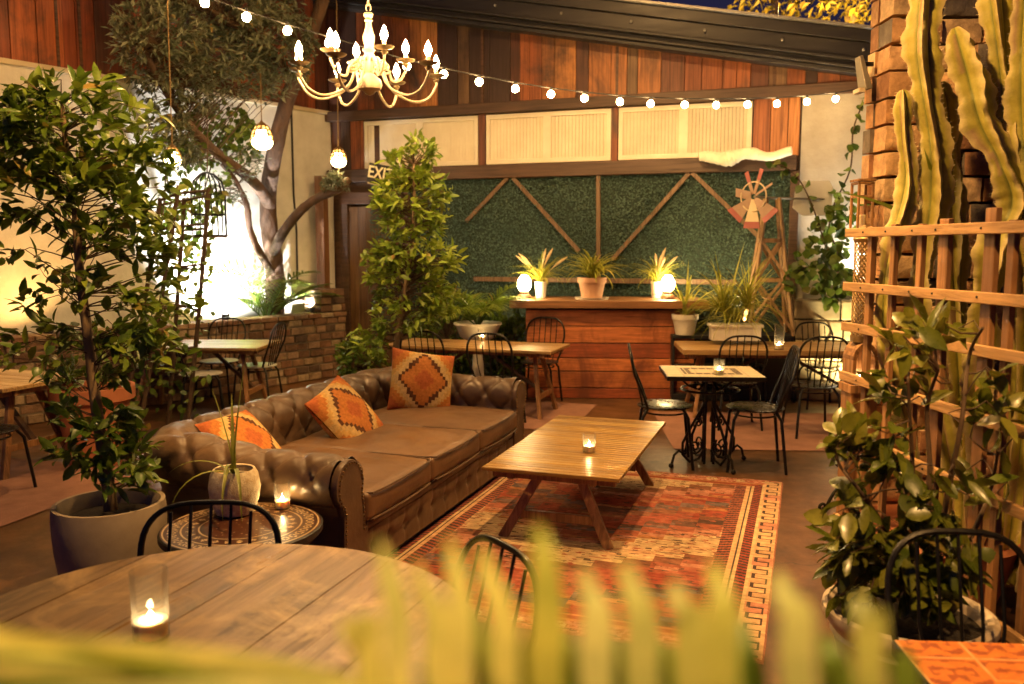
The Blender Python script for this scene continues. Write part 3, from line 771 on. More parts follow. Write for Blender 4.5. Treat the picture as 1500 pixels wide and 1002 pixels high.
# ---- kilim pillows
KC = {'o': (.50, .19, .05), 'y': (.58, .36, .12), 'd': (.115, .05, .028), 'r': (.44, .13, .045), 'c': (.60, .42, .18)}
def pillow(label, c, nrm, up, size):
    N = 40; mb = MB(); cols = []
    for sgn in (1, -1):
        b = len(mb.v)
        for i in range(N + 1):
            for j in range(N + 1):
                u = i / N * 2 - 1; v = j / N * 2 - 1
                pin = 1 - .05 * (1 - abs(u) ** 2) * (abs(v) ** 3) - 0; pin2 = 1 - .05 * (1 - abs(v) ** 2) * (abs(u) ** 3)
                th = .088 * ((1 - u * u) * (1 - v * v)) ** .42 + .004
                th *= 1 + .12 * noise.noise((u * 2.2, v * 2.2, sgn))
                mb.v.append((u * size / 2 * pin2, sgn * -th, v * size / 2 * pin))
        for i in range(N):
            for j in range(N):
                a = b + i * (N + 1) + j; q = (a, a + N + 1, a + N + 2, a + 1)
                mb.f.append(q if sgn > 0 else q[::-1])
                u = abs(i + .5 - N / 2); v = abs(j + .5 - N / 2)
                st = 2.0; d = math.floor(u / st) * st * 1.12 + math.floor(v / st) * st * .92
                if d < 5: k = 'r'
                elif d < 13.5: k = 'o'
                elif d < 16.5: k = 'd'
                elif d < 21: k = 'c'
                elif d < 24: k = 'y'
                elif d < 30: k = 'o'
                else: k = 'r'
                cols.append(KC[k])
    y_ = -V3(nrm).normalized(); z_ = V3(up); z_ = (z_ - y_ * z_.dot(y_)).normalized(); x_ = y_.cross(z_)
    o = mb.build('pillow', M['kilim'], None, cols=cols, ang=85)
    o.matrix_world = Matrix.Translation(c) @ Matrix((x_, y_, z_)).transposed().to_4x4()
    tag(o, label, 'pillow', 'kilim pillows on the sofa'); return o
# pillow colours come per face, so build() keeps them as corner colours
pillow('orange kilim pillow standing upright in the far corner of the sofa', sofa_pt(2.50, .70, .655), V * .55 - U * .66 + Z * .36, Z + V * .22, .50)
pillow('orange kilim pillow leaning back in the middle of the sofa', sofa_pt(1.45, .76, .585), V * .80 + Z * .62 - U * .10, Z - U * .25, .48)
pillow('orange kilim pillow half hidden behind the near arm of the sofa', sofa_pt(.60, .93, .555), V * .7 + Z * .70, Z, .46)

# ---- rugs
def grid_rug(name, mat, W_, L_, nx, ny, fn, th=.010):
    mb = MB(); cols = []
    for i in range(nx + 1):
        for j in range(ny + 1):
            x = W_ * i / nx; y = L_ * j / ny
            e = min(x, y, W_ - x, L_ - y)
            if x in (0, W_): x += .006 * noise.noise((y * 3, x, 1)) 
            if y in (0, L_): y += .008 * noise.noise((x * 3, y, 2))
            mb.v.append((-x, -y, (th if e > .001 else .001) + .005 * noise.noise((x * 2.2, y * 2.2, 3))))
    for i in range(nx):
        for j in range(ny):
            a = i * (ny + 1) + j; mb.f.append((a, a + 1, a + ny + 2, a + ny + 1))
            cols.append(fn(W_ * (i + .5) / nx, L_ * (j + .5) / ny))
    return mb, cols
CR = (.50, .31, .17); PK = (.42, .19, .125); RD = (.27, .055, .035); RU = (.29, .085, .05); DK = (.065, .042, .036); OR = (.36, .155, .065); NV = (.10, .09, .09); BR = (.19, .08, .045); CM = (.50, .36, .20)
RW, RLn = 2.15, 2.86
def jit(c, k): return tuple(x * k for x in c)
def rug_col(a, b):
    k = 1 + .28 * noise.noise((a * 9, b * 60, 1)) + .2 * noise.noise((a * 3, b * 3, 5))
    bb = min(b, RLn - b); aa = min(a, RW - a)
    if bb < .20 and aa > .30 or (bb < .20 and bb < aa):          # end borders
        if bb < .125:
            ph = (a % .20) / .20; d = math.hypot((ph - .5) * .20, (bb - .066))
            if abs(bb - (.030 + .010 * math.sin(a * 31))) < .005 and ph < .6: return DK
            if d < .040 and noise.noise((a * 60, b * 60, 0)) > -.15: return jit(CM, k)
            if bb < .012: return jit(PK, k)
            return jit(PK if noise.noise((a * 40, b * 40, 2)) > -.1 else RU, k)
        if bb < .150: return jit(OR, k)
        if bb < .178: return jit(RD, k)
        return jit(OR, k * 1.1)
    if aa < .31:                                               # side borders
        if aa < .012: return jit(PK, k)
        if aa < .115:
            t = (b % .125) / .125; m = .064 + (.033 if t < .5 else -.033)
            if abs(aa - m) < .007 or ((abs(t - .5) < .055 or t < .055) and .028 < aa < .100): return DK
            return jit(PK if int(b / .125) % 5 in (3, ) else CR, k)
        if aa < .130: return jit(CM, k)
        if aa < .185:
            return DK if ((b + aa * .35) % .042) < .023 else jit(RD, k)
        if aa < .205: return jit(CM, k)
        if aa < .218: return DK
        if aa < .245: return jit(CR, k)
        return DK if ((b - aa * .4) % .042) < .022 else jit(RU, k)
    fx = abs(a - RW / 2); fy = (b - .20)
    stp = .055; q = fy + math.floor(fx / .15) * stp * 1.6
    q = math.floor(q / .05) * .05
    ln = noise.noise((math.floor(a / .30) * 1.7, q * 14, 9))
    per = (q * .82 + .02) % 1.22
    if per < .30: c = CM if ln > -.3 else CR
    elif per < .36: c = BR
    elif per < .50: c = RU if ln > -.1 else PK
    elif per < .66: c = RD if ln > -.25 else OR
    elif per < .74: c = NV if ln > -.15 else DK
    elif per < .80: c = OR if ln > 0 else BR
    elif per < .98: c = RD if ln > -.2 else BR
    elif per < 1.06: c = DK if ln > -.1 else NV
    elif per < 1.14: c = RU
    else: c = PK if ln > 0 else OR
    n2 = noise.noise((a * 14, b * 55, 4)); n3 = noise.noise((a * 2.3, b * 2.3, 14))
    if n2 > .36: c = DK
    elif n2 < -.36: c = RU
    c = tuple(.78 * x + .22 * y for x, y in zip(c, PK)) if n3 > .1 else tuple(.85 * x + .15 * y for x, y in zip(c, BR))
    return jit(c, k)
mb, cols = grid_rug('rug', None, RW, RLn, 240, 330, rug_col)
o = mb.build('woven_rug', M['rug'], None, smooth=False, cols=cols); o.location = G(1147, 708); o.rotation_euler = (0, 0, -AZ)
tag(o, 'large red and cream patterned rug with stepped bands under the coffee table', 'rug')
def flat_rug(label, corner, w_, l_, rz, z=.006):
    mb, _ = grid_rug('r', None, w_, l_, 12, 12, lambda a, b: RD, .008)
    o = mb.build('floor_mat', M['rug_red'], None); o.location = V3(corner) + Z * z; o.rotation_euler = (0, 0, rz); tag(o, label, 'rug')
flat_rug('faded pink red mat under the right dining table', (3.5, 8.6, 0), 2.05, 1.65, R(-3))
flat_rug('faded red mat under the dining table behind the sofa', (.92, 9.1, 0), 1.9, 1.4, R(-16))
flat_rug('dark red mat under the far left table', (-2.75, 6.4, 0), 1.6, 1.4, R(-15))

# ---- candle glasses
def candle(label, p, r, h, fill=.34, lit=True):
    t = thing('candle_glass', label, 'candle', p, 0, 'candle glasses on the tables')
    mb = MB(); mb.lathe([(r * .93, 0), (r * .94, h * .04), (r, h), (r * .95, h), (r * .90, h * .03), (0.0, h * .028)], 28); mb.build('glass', M['glass'], t)
    mb = MB(); mb.lathe([(r * .86, h * .035), (r * .88, h * fill), (r * .8, h * (fill + .01)), (0, h * (fill - .015))], 20); mb.build('wax', M['wax'], t)
    mb = MB(); f = .0065 + r * .06; z = h * fill - .004
    mb.lathe([(0, z), (f * .8, z + f * .4), (f, z + f * 1.1), (f * .7, z + f * 1.9), (f * .25, z + f * 2.6), (0, z + f * 3.1)], 10); mb.build('flame', M['flame'], t)
    return t

# ---- trestle tables
def trestle(name, label, c, rz, L, W_, H, topmat, slats=0, th=.03, group=None, brace=True):
    """long axis along local x"""
    t = thing(name, label, 'table', (c[0], c[1], 0), rz, group)
    mb = MB()
    if slats:
        for i in range(slats):
            x = -L / 2 + (i + .5) * L / slats; mb.box((x, 0, H - th / 2), (L / slats - .006, W_, th))
    else:
        nb = max(4, round(W_ / .13))
        for i in range(nb): y = -W_ / 2 + (i + .5) * W_ / nb; mb.box((0, y, H - th / 2 + rnd.uniform(-.0015, .0015)), (L + rnd.uniform(-.006, .0), W_ / nb - .003, th))
    mb.build('tabletop', topmat, t, False, bevel=.004)
    mb = MB()
    for y in (-.30 * W_, .30 * W_): mb.box((0, y, H - th - .0225), (L - .08, .04, .044))
    for x in (-L / 2 + .10, L / 2 - .10): mb.box((x, 0, H - th - .024), (.05, W_ * .9, .046))
    mb.build('apron', M['oak'], t, False, bevel=.003)
    for sx in (-1, 1):
        x = sx * (L / 2 - .24); xo = sx * (L / 2 - .13)
        for sy in (-1, 1):
            mb = MB(); mb.bar((x, sy * W_ * .15, H - th - .05), (xo, sy * W_ * .40, 0.0), .055, .035, up=(1, 0, 0)); mb.build('leg', M['oak'], t, False, bevel=.004)
        mb = MB(); q = .22 / H; xs = xo + (x - xo) * q; ys = W_ * (.40 - .25 * q)
        mb.bar((xs, -ys, .22 * H / .7), (xs, ys, .22 * H / .7), .03, .05); mb.build('stretcher', M['oak'], t, False, bevel=.003)
        if brace:
            mb = MB(); mb.bar((xs, 0, .22 * H / .7), (sx * .10, 0, H - th - .03), .045, .03); mb.build('brace', M['beam'], t, False, bevel=.003)
    return t
# coffee table
cc = V3((.467, 5.41, 0)); CH = .45
trestle('coffee_table', 'low slatted honey wood coffee table on splayed legs standing on the rug', cc, math.pi / 2 - AZ, 1.62, .80, CH, M['slat'].copy(), 32, .022, brace=False)
for n_ in [x for x in bpy.data.objects if x.name.startswith('tabletop')][-1].data.materials[0].node_tree.nodes:
    if n_.type == 'MAPPING' and n_.inputs['Scale'].default_value[0] < 10: n_.inputs['Scale'].default_value = (70, 3, 70)
candle('short candle glass standing on the slatted coffee table', G(863, 662, CH), .042, .115)
def trees(*a, **k): return trestle(*a, **k)
GT = 'trestle dining tables'
trestle('dining_table', 'trestle dining table between the sofa and the timber bar', (-.36, 8.79), -AZ, 1.8, .72, .70, M['tabletop'], group=GT)
trestle('dining_table', 'trestle dining table in front of the windmill on the pink mat', (2.68, 8.64), R(-4), 1.95, .80, .70, M['tabletop'], group=GT, th=.05)
trestle('dining_table', 'trestle dining table below the brick planter and olive tree', (-3.25, 8.86), R(-3), 1.45, .76, .70, M['tabletop'], group=GT)
trestle('dining_table', 'trestle dining table at the left edge behind the potted ficus', (-4.1, 6.55), -AZ, 1.3, .78, .70, M['tabletop'], group=GT)
candle('candle glass on the trestle table behind the sofa', G(706, 499, .70), .045, .13)
candle('tall candle glass on the trestle table in front of the windmill', G(1141, 512, .70), .05, .25, .2)

# ---- bistro chairs
def make_chair(name, label, seatmat, group):
    t = thing(name, label, 'chair', (0, 0, 0), 0, group)
    mb = MB(); mb.lathe([(0, .438), (.185, .438), (.205, .444), (.208, .452), (.195, .457), (0, .452)], 28); mb.build('seat', seatmat, t)
    hp = []
    for i in range(21):
        a = math.pi * i / 20; x = -.215 * math.copysign(abs(math.cos(a)) ** .62, math.cos(a)); z = .70 + .20 * abs(math.sin(a)) ** .8
        hp.append((x, -.175 - .22 * (z - .45), z))
    hp = [(-.165, -.13, .45), (-.20, -.17, .56)] + hp + [(.20, -.17, .56), (.165, -.13, .45)]
    mb = MB(); mb.tube(hp, .0105, 8); mb.build('back_hoop', M['black_iron'], t)
    for i in range(5):
        x = -.125 + i * .0625; zt = .70 + .20 * (1 - (abs(x) / .215) ** 2.2) ** .55
        mb = MB(); mb.tube([(x * .8, -.165, .45), (x, -.205, .62), (x, -.175 - .22 * (zt - .45), zt)], .0055, 6); mb.build('spindle', M['black_iron'], t)
    for sx in (-1, 1):
        for sy in (-1, 1):
            mb = MB(); mb.tube([(sx * .13, sy * .13, .442), (sx * .165, sy * .165, .38), (sx * .20, sy * .205, 0)], .0115, 8); mb.build('leg', M['black_iron'], t)
    mb = MB(); mb.tube([(.155 * math.cos(2 * math.pi * i / 24), .155 * math.sin(2 * math.pi * i / 24), .40) for i in range(24)], .007, 6, True); mb.build('seat_ring', M['black_iron'], t)
    return t
GC = 'black hoop back metal chairs'
proto = make_chair('bistro_chair', 'black hoop back chair pushed under the round plank table by the side table', M['chair_seat'], GC)
proto.location = (-1.06, 2.70, 0); proto.rotation_euler = (0, 0, facing(.06, -1)); proto.scale = (1.12, 1.0, .88)
def chair(label, x, y, dx, dy, src=None, sc=1.0): return dup(src or proto, (x, y, 0), facing(dx, dy), label, None, sc)
chair('black hoop back chair at the round plank table nearest the coffee table', -.24, 2.20, -.80, -.55, sc=.955)
chair('black hoop back chair at the terracotta tiled table in front of the urn', 1.30, 2.20, -.10, -1, sc=.955)
chair('black hoop back chair at the left side of the mosaic table', 1.20, 6.62, 1, -.12, sc=1.04)
chair('black hoop back chair at the right side of the mosaic table', 1.88, 6.50, -1, .16, sc=1.05)
chair('black hoop back chair facing the windmill table, behind the mosaic table', 2.12, 7.95, .05, 1, sc=1.0)
chair('black hoop back chair near the trellis facing the windmill table', 2.72, 7.62, .0, 1, sc=1.03)
chair('black hoop back chair behind the windmill table in front of the stone planter', 3.30, 9.05, 0, -1, sc=.98)
chair('black hoop back chair behind the windmill table beside the derrick', 2.50, 9.1, 0, -1, sc=.98)
chair('black hoop back chair facing the bar table, nearest the laurel tree', -.78, 8.22, .30, 1, sc=1.02)
chair('black hoop back chair facing the bar table, right behind the far sofa arm', -.13, 7.98, .34, 1, sc=1.02)
chair('black hoop back chair with its back to the bar front', .30, 9.22, -.3, -1, sc=1.02)
pw_ = make_chair('bistro_chair', 'pale seated black metal chair on the near side of the table below the planter', M['white_seat'], 'pale seated metal chairs')
pw_.location = (-3.10, 8.42, 0); pw_.rotation_euler = (0, 0, facing(.9, .35))
chair('pale seated black metal chair at the right end of the table below the planter', -2.72, 9.02, -1, .1, pw_)
chair('pale seated black metal chair between the planter wall and its table', -3.25, 9.38, -.1, -1, pw_)
chair('black hoop back chair at the left edge by the far left table', -3.62, 5.75, .3, 1)

# ---- round plank table
RT = V3((-.78, 1.99, 0)); RR = .70; RH = .74
rt = thing('round_table', 'large round weathered plank table with one tall candle glass', 'table', RT, math.pi / 2 - AZ)
mb = MB(); wcur = -RR
while wcur < RR - .01:
    w1 = min(wcur + rnd.uniform(.125, .15), RR - .004); a0 = wcur + .001; a1 = w1 - .001
    pts = []; nn = 14
    for i in range(nn + 1):
        y = a0 + (a1 - a0) * i / nn; pts.append((math.sqrt(max(0, RR * RR - y * y)), y))
    pts += [(-x, y) for x, y in reversed(pts)]
    n_ = len(pts); zt = RH + rnd.uniform(-.001, .001)
    mb.add([(x, y, zt) for x, y in pts] + [(x, y, RH - .035) for x, y in pts], [tuple(range(n_)), tuple(range(2 * n_ - 1, n_ - 1, -1))] + [(i, i + n_, (i + 1) % n_ + n_, (i + 1) % n_) for i in range(n_)])
    wcur = w1
mb.build('tabletop', M['oldtable'], rt, False, bevel=.002)
mb = MB(); mb.lathe([(.30, 0), (.30, .03), (.08, .07), (.05, .2), (.05, .6), (.12, .70)], 20); mb.build('pedestal', M['black_iron'], rt)
candle('tall candle glass on the round plank table in the foreground', G(222, 933, RH), .0455, .172, .26)

# ---- inlaid side table
sp_ = G(355, 771, .455); stt = thing('side_table', 'small round dark side table with inlaid pale rings beside the sofa arm', 'table', (sp_.x, sp_.y, 0))
SR = .345; mb = MB(); cols = []; nr, na = 46, 220
for i in range(nr + 1):
    for k in range(na): a = 2 * math.pi * k / na; mb.v.append((SR * i / nr * math.cos(a), SR * i / nr * math.sin(a), .46))
for i in range(nr):
    for k in range(na):
        l = (k + 1) % na; mb.f.append((i * na + k, (i + 1) * na + k, (i + 1) * na + l, i * na + l))
        q = (i + .5) / nr; a = k / na
        base = (.060, .022, .010); pale = (.50, .36, .19); c = base
        if .955 < q < .98 or .74 < q < .755 or .52 < q < .535: c = pale
        elif .78 < q < .94:
            ww = abs(((a * 44) % 1) - .5) + abs((q - .86) / .16); c = pale if (.26 < ww < .46 or noise.noise((a * 210, q * 60, 1)) > .42) else base
        elif .56 < q < .72: c = pale if (abs(((a * 26) % 1) - .5) * 1.2 + abs((q - .64) / .16) < .36 and noise.noise((a * 160, q * 70, 3)) > -.2) else base
        elif q < .5: c = pale if noise.noise((q * math.cos(a * 6.283) * 26, q * math.sin(a * 6.283) * 26, 7)) > .5 else (.085, .03, .012)
        cols.append(c)
mb.build('tabletop', M['inlay'], stt, smooth=False, cols=cols)
mb = MB(); mb.lathe([(SR, .4595), (SR + .008, .455), (SR + .008, .43), (SR - .02, .40), (SR - .04, .40)], 60); mb.build('rim', M['black'], stt)
for k in range(4):
    a = math.pi / 4 + k * math.pi / 2; mb = MB(); mb.tube([(.27 * math.cos(a), .27 * math.sin(a), .41), (.29 * math.cos(a), .29 * math.sin(a), .28), (.21 * math.cos(a), .21 * math.sin(a), .15), (.26 * math.cos(a), .26 * math.sin(a), .0)], [.028, .02, .016, .02], 8); mb.build('leg', M['black'], stt)
candle('short candle glass on the inlaid side table', G(414, 744, .46), .039, .125, .30)

# ---- mosaic bistro table
mp = V3((1.545, 6.58, 0)); mt = thing('mosaic_table', 'cream mosaic topped bistro table on scrolled black iron base', 'table', mp, R(-4))
TW, TD, TZ = .72, .60, .74
mb = MB(); cols = []; nx, ny = 72, 60
for i in range(nx + 1):
    for j in range(ny + 1): mb.v.append((-TW / 2 + TW * i / nx, -TD / 2 + TD * j / ny, TZ))
for i in range(nx):
    for j in range(ny):
        a = i * (ny + 1) + j; mb.f.append((a, a + ny + 1, a + ny + 2, a + 1))
        x = abs(i + .5 - nx / 2); y = abs(j + .5 - ny / 2); c = (.66, .56, .36)
        if x < 22 and y < 17:
            inner = x < 15 and y < 8
            gx, gy = (i + 2) % 6, (j + 1) % 7
            if not inner: c = (.075, .035, .016) if gx > 0 and gy > 0 and (x > 16 or y > 10) else (.55, .46, .29)
        if (i % 12 == 0 or j % 10 == 0) and c[0] > .6: c = (.50, .42, .27)
        cols.append(c)
mb.build('tabletop', M['mosaic'], mt, smooth=False, cols=cols)
mb = MB(); mb.box((0, 0, TZ - .018), (TW + .012, TD + .012, .033)); mb.build('rim', M['black_iron'], mt, False, bevel=.004)
mb = MB()
for sx in (-.035, .035):
    for sy in (-.035, .035): mb.tube([(sx, sy, .01), (sx, sy, .71)], .011, 8)
mb.build('column', M['black_iron'], mt)
def spiral(cx, cz, r0, turns, a0, n=30):
    return [(cx + r0 * (1 - .8 * i / n) * math.cos(a0 + turns * 2 * math.pi * i / n), cz + r0 * (1 - .8 * i / n) * math.sin(a0 + turns * 2 * math.pi * i / n)) for i in range(n + 1)]
for k in range(4):
    a = math.pi / 4 * .55 + k * math.pi / 2; mb = MB(); ca, sa = math.cos(a), math.sin(a)
    def P(x, z): return (x * ca, x * sa, z)
    mb.tube([P(.04, .50), P(.09, .42), P(.17, .30), P(.235, .19), P(.235, .10), P(.17, .035), P(.09, .05), P(.04, .12)], .011, 8)
    mb.tube([P(.21, .10), P(.27, .13), P(.31, .10), P(.325, .05), P(.335, .02)], .010, 8)
    mb.ball(P(.335, .02), .02, 10, 6)
    mb.tube([P(x, z) for x, z in spiral(.125, .15, .065, 1.6, 2.5)], .008, 6)
    mb.tube([P(x, z) for x, z in spiral(.10, .34, .045, 1.5, -1.0)], .007, 6)
    mb.tube([P(.04, .66), P(.10, .60), P(.20, .64), P(.28, .71)], .009, 6)
    mb.build('scroll_leg', M['black_iron'], mt)
mb = MB(); mb.tube([(.22 * math.cos(2 * math.pi * i / 36), .22 * math.sin(2 * math.pi * i / 36), .60) for i in range(36)], .010, 6, True); mb.build('iron_ring', M['black_iron'], mt)
candle('candle glass in the middle of the mosaic bistro table', G(1053, 549, TZ), .042, .12)

# ---- terracotta tiled table bottom right
tl = thing('tiled_table', 'terracotta tiled table with dark scroll border in the bottom corner', 'table', (1.36, 1.555, 0), R(-4))
TW, TD, TZ = .90, .84, .74; mb = MB(); cols = []; nx, ny = 150, 140
for i in range(nx + 1):
    for j in range(ny + 1): mb.v.append((-TW / 2 + TW * i / nx, -TD / 2 + TD * j / ny, TZ))
for i in range(nx):
    for j in range(ny):
        a = i * (ny + 1) + j; mb.f.append((a, a + ny + 1, a + ny + 2, a + 1))
        x = TW * (i + .5) / nx; y = TD * (j + .5) / ny; tx, ty = x % .15, y % .15; c = (.55, .17, .035)
        edge = min(x, y, TW - x, TD - y)
        if edge < .15:
            if tx < .006 or ty < .006: c = (.62, .34, .14)
            else:
                u = abs(tx - .075) / .075; v = (ty - .075) / .075; r = math.hypot(u - .45, v); th_ = math.atan2(v, u - .45)
                f = math.sin(r * 11 - th_ * 1.5) + .6 * math.cos(3 * th_ + 6 * r)
                if f > .35 and max(u, abs(v)) < .9: c = (.30, .075, .025)
        elif (x + .05 * (int(y / .05) % 2)) % .10 < .005 or y % .05 < .005: c = (.60, .30, .11)
        else: c = tuple(q * (.85 + .3 * rnd.random() ** 2) for q in c)
        cols.append(c)
mb.build('tiled_top', M['tile'], tl, smooth=False, cols=cols)
mb = MB(); mb.box((0, 0, TZ - .022), (TW + .01, TD + .01, .04)); mb.build('rim', M['black_iron'], tl, False, bevel=.004)
for sx in (-1, 1):
    for sy in (-1, 1): mb = MB(); mb.tube([(sx * .36, sy * .34, .70), (sx * .40, sy * .38, 0)], .016, 8); mb.build('leg', M['black_iron'], tl)

# ---- bar
bo = G(770, 583); BL, BH = 1.88, 1.10
bar = thing('timber_bar', 'timber bar counter clad in red horizontal boards below the green hedge', 'bar', bo, R(-3))
mb = MB(); z = 0.0
for h in (.12, .19, .15, .17, .19, .185):
    mb.box((BL / 2, .02 + rnd.uniform(-.004, .004), z + h / 2), (BL, .03, h - .011)); z += h
    mb.box((.018, .32, z - h / 2), (.03, .56, h - .006))
mb.build('front_boards', M['bar_front'], bar, False, bevel=.003)
mb = MB(); mb.box((BL / 2, .33, .50), (BL - .08, .54, 1.0)); mb.build('carcass', M['beam'], bar, False)
mb = MB()
for y in (-.06, .16, .38, .58): mb.box((BL / 2 - .02, y + .04, BH - .03), (BL + .32, .213, .085))
mb.build('counter_top', M['bar_top'], bar, False, bevel=.006)
def bar_pt(px, py, off=.12):
    return V3(((px - 750) / F * (9.80 - off), 9.80 - off, BH + .0125))
# black cupboard right of the bar
cb = G(978, 585)
cu = thing('black_cupboard', 'low black cupboard with open shelf between the bar and the windmill', 'cupboard', (1.78, 9.35, 0), R(-4))
mb = MB(); mb.box((.64, .2, .72), (1.32, .44, .04)); mb.box((.64, .2, .05), (1.30, .42, .06))
for x in (0.0, .64, 1.28): mb.box((x, .2, .39), (.03, .42, .62))
mb.box((.64, .405, .39), (1.25, .02, .62)); mb.box((.96, .0, .39), (.60, .02, .62)); mb.build('carcass', M['black'], cu, False, bevel=.004)
mb = MB(); mb.box((.32, .19, .40), (.60, .36, .02)); mb.build('shelf', M['black'], cu, False)
# ================================================================ LIGHT FITTINGS
# ---- chandelier
Yc = 5.3; k = Yc / F; cc0 = D(541, 97, Yc)
ch = thing('chandelier', 'antique white turned chandelier with curved arms and lit flame bulbs', 'chandelier', cc0)
mb = MB()
mb.lathe([(max(.0, r) * k, (97 - y) * k) for r, y in ((0, 138), (5, 136), (9, 132), (16, 129), (18, 123), (16, 116), (10, 111), (6, 107), (7, 103), (9, 97), (9, 84), (6, 79), (9, 75), (6, 71), (8, 62), (8.5, 56), (5, 45), (4, 37), (6, 34), (4, 31), (7, 27), (6, 24), (0, 23))], 24)
mb.build('turned_body', M['white_metal'], ch)
mb = MB()
z = (97 - 22) * k; i = 0
while z < 1.6:
    a = (i % 2) * math.pi / 2
    mb.tube([(.014 * math.cos(t) * math.cos(a), .014 * math.cos(t) * math.sin(a), z + .022 + .024 * math.sin(t)) for t in [2 * math.pi * q / 10 for q in range(10)]], .0045, 5, True); z += .036; i += 1
mb.build('chain', M['white_metal'], ch)
def arm(az, Rr, y0, drop):
    a = R(az); ca, sa = math.cos(a), math.sin(a)
    def P(r, y): return (r * k * ca, r * k * sa, (97 - y) * k)
    mb = MB(); pts = [P(6, 92), P(16, 88), P(30, y0 + drop * .55), P(Rr * .62, y0 + drop), P(Rr * .86, y0 + drop * .86), P(Rr, y0 + drop * .35), P(Rr, y0 + 4)]
    sm = []
    for i in range(len(pts) - 1):
        p0 = V3(pts[max(0, i - 1)]); p1 = V3(pts[i]); p2 = V3(pts[i + 1]); p3 = V3(pts[min(len(pts) - 1, i + 2)])
        for q in range(6):
            t = q / 6; sm.append(.5 * ((2 * p1) + (p2 - p0) * t + (2 * p0 - 5 * p1 + 4 * p2 - p3) * t * t + (3 * p1 - p0 - 3 * p2 + p3) * t ** 3))
    sm.append(V3(pts[-1])); mb.tube(sm, .0085, 8)
    mb.tube([P(r, y) for r, y in spiral(24, 97, 9, 1.4, 0.5, 18)], .006, 6)
    o = mb.build('arm', M['white_metal'], ch)
    x, y, z = P(Rr, y0)
    m2 = MB(); m2.lathe([(.010, -.035), (.022, -.018), (.012, -.008), (.050, .002), (.060, .012), (.056, .013), (.02, .006), (.0, .006)], 18, (x, y, z)); m2.build('drip_dish', M['dish'], o)
    m3 = MB(); m3.lathe([(.013, .006), (.013, .045), (.0, .046)], 10, (x, y, z)); m3.build('candle_sleeve', M['candle_sleeve'], o)
    m4 = MB(); m4.lathe([(0, .044), (.013, .052), (.021, .074), (.018, .096), (.008, .120), (0, .134)], 12, (x, y, z)); m4.build('flame_bulb', M['bulb'], o)
for az in (180, 128, 75, 24, -28, -106, -152): arm(az, 100, 104, 38)
for az in (-146, -60, 34, 118): arm(az, 58, 84, 30)

# ---- string lights
sb = [(238, -15), (300, 4), (361, 25), (421, 45), (482, 63), (541, 80), (596, 97), (650, 109), (702, 120), (755, 130), (807, 138), (856, 144), (908, 149), (953, 152), (1003, 153.5), (1049, 154), (1095, 153), (1138, 152), (1182, 149), (1224, 145)]
def sY(px): return 6.3 + (px - 240) / (1224 - 240) * 3.0
stg = thing('string_lights', 'strand of small round lit bulbs sagging across the patio', 'string lights', (0, 0, 0))
mb = MB(); pts = [D(px, py - 9, sY(px)) for px, py in [(140, -50)] + sb + [(1268, 138)]]; mb.tube(pts, .006, 5); mb.build('cable', M['cable'], stg)
for px, py in sb:
    p = D(px, py, sY(px)); m1 = MB(); m1.lathe([(.0, .064), (.014, .064), (.016, .034), (.0, .033)], 8, p); so = m1.build('socket', M['cable'], stg)
    m2 = MB(); m2.ball(p, .033, 10, 8); m2.build('bulb', M['string_bulb'], so)

# ---- hanging lanterns
for (px, py, Y, s, lab) in ((253, 231, 8.3, .075, 'small lit pierced brass lantern hanging at the left before the vines'), (384, 203, 9.3, .11, 'large lit pierced brass lantern hanging beside the olive trunk'), (496, 233, 9.8, .086, 'small lit pierced brass lantern hanging at the corner near the exit sign')):
    p = D(px, py, Y); t = thing('hanging_lantern', lab, 'lantern', p, 0, 'lit hanging lanterns')
    mb = MB(); mb.ball((0, 0, -.35 * s), (s, s, .75 * s), 16, 10); mb.build('glowing_bowl', M['lantern_glow'], t)
    mb = MB()
    for zz, rr in ((-.15 * s, 1.0), (.35 * s, .93), (.8 * s, .75), (1.2 * s, .5)): mb.tube([(rr * s * 1.04 * math.cos(2 * math.pi * i / 20), rr * s * 1.04 * math.sin(2 * math.pi * i / 20), zz) for i in range(20)], .007, 5, True)
    for i in range(9):
        a = 2 * math.pi * i / 9; mb.tube([(rr * s * 1.04 * math.cos(a), rr * s * 1.04 * math.sin(a), zz) for zz, rr in ((-.15 * s, 1), (.35 * s, .93), (.8 * s, .75), (1.2 * s, .5), (1.5 * s, .15))], .009, 5)
    mb.lathe([(.5 * s, 1.2 * s), (.2 * s, 1.5 * s), (.05 * s, 1.75 * s), (0, 1.8 * s)], 14); mb.build('brass_cage', M['galv_hole'], t)
    mb = MB(); mb.ball((0, 0, .45 * s), (.62 * s, .62 * s, .5 * s), 12, 8); mb.build('inner_bulb', M['lantern_glow'], t)
    mb = MB(); mb.tube([(0, 0, 1.7 * s), (0, .02, 1.0), (.02, 0, 2.0)], .006, 5); mb.build('chain', M['galv_hole'], t)

# ---- table lamps on the bar
for px, lab in ((768, 'lit globe lamp on turned wooden base at the left end of the bar'), (978, 'lit globe lamp on turned wooden base at the right end of the bar')):
    p = bar_pt(px, 430, .06); t = thing('table_lamp', lab, 'lamp', p, 0, 'globe lamps on the bar')
    mb = MB(); mb.lathe([(.075, 0), (.085, .02), (.07, .045), (.05, .06), (.055, .085), (.04, .09)], 20); mb.build('base', M['bar_top'], t)
    mb = MB(); mb.lathe([(.035, .088), (.062, .11), (.080, .15), (.075, .20), (.052, .245), (.03, .27), (0, .272)], 18); mb.build('lamp_shade', M['lamp_glow'], t)

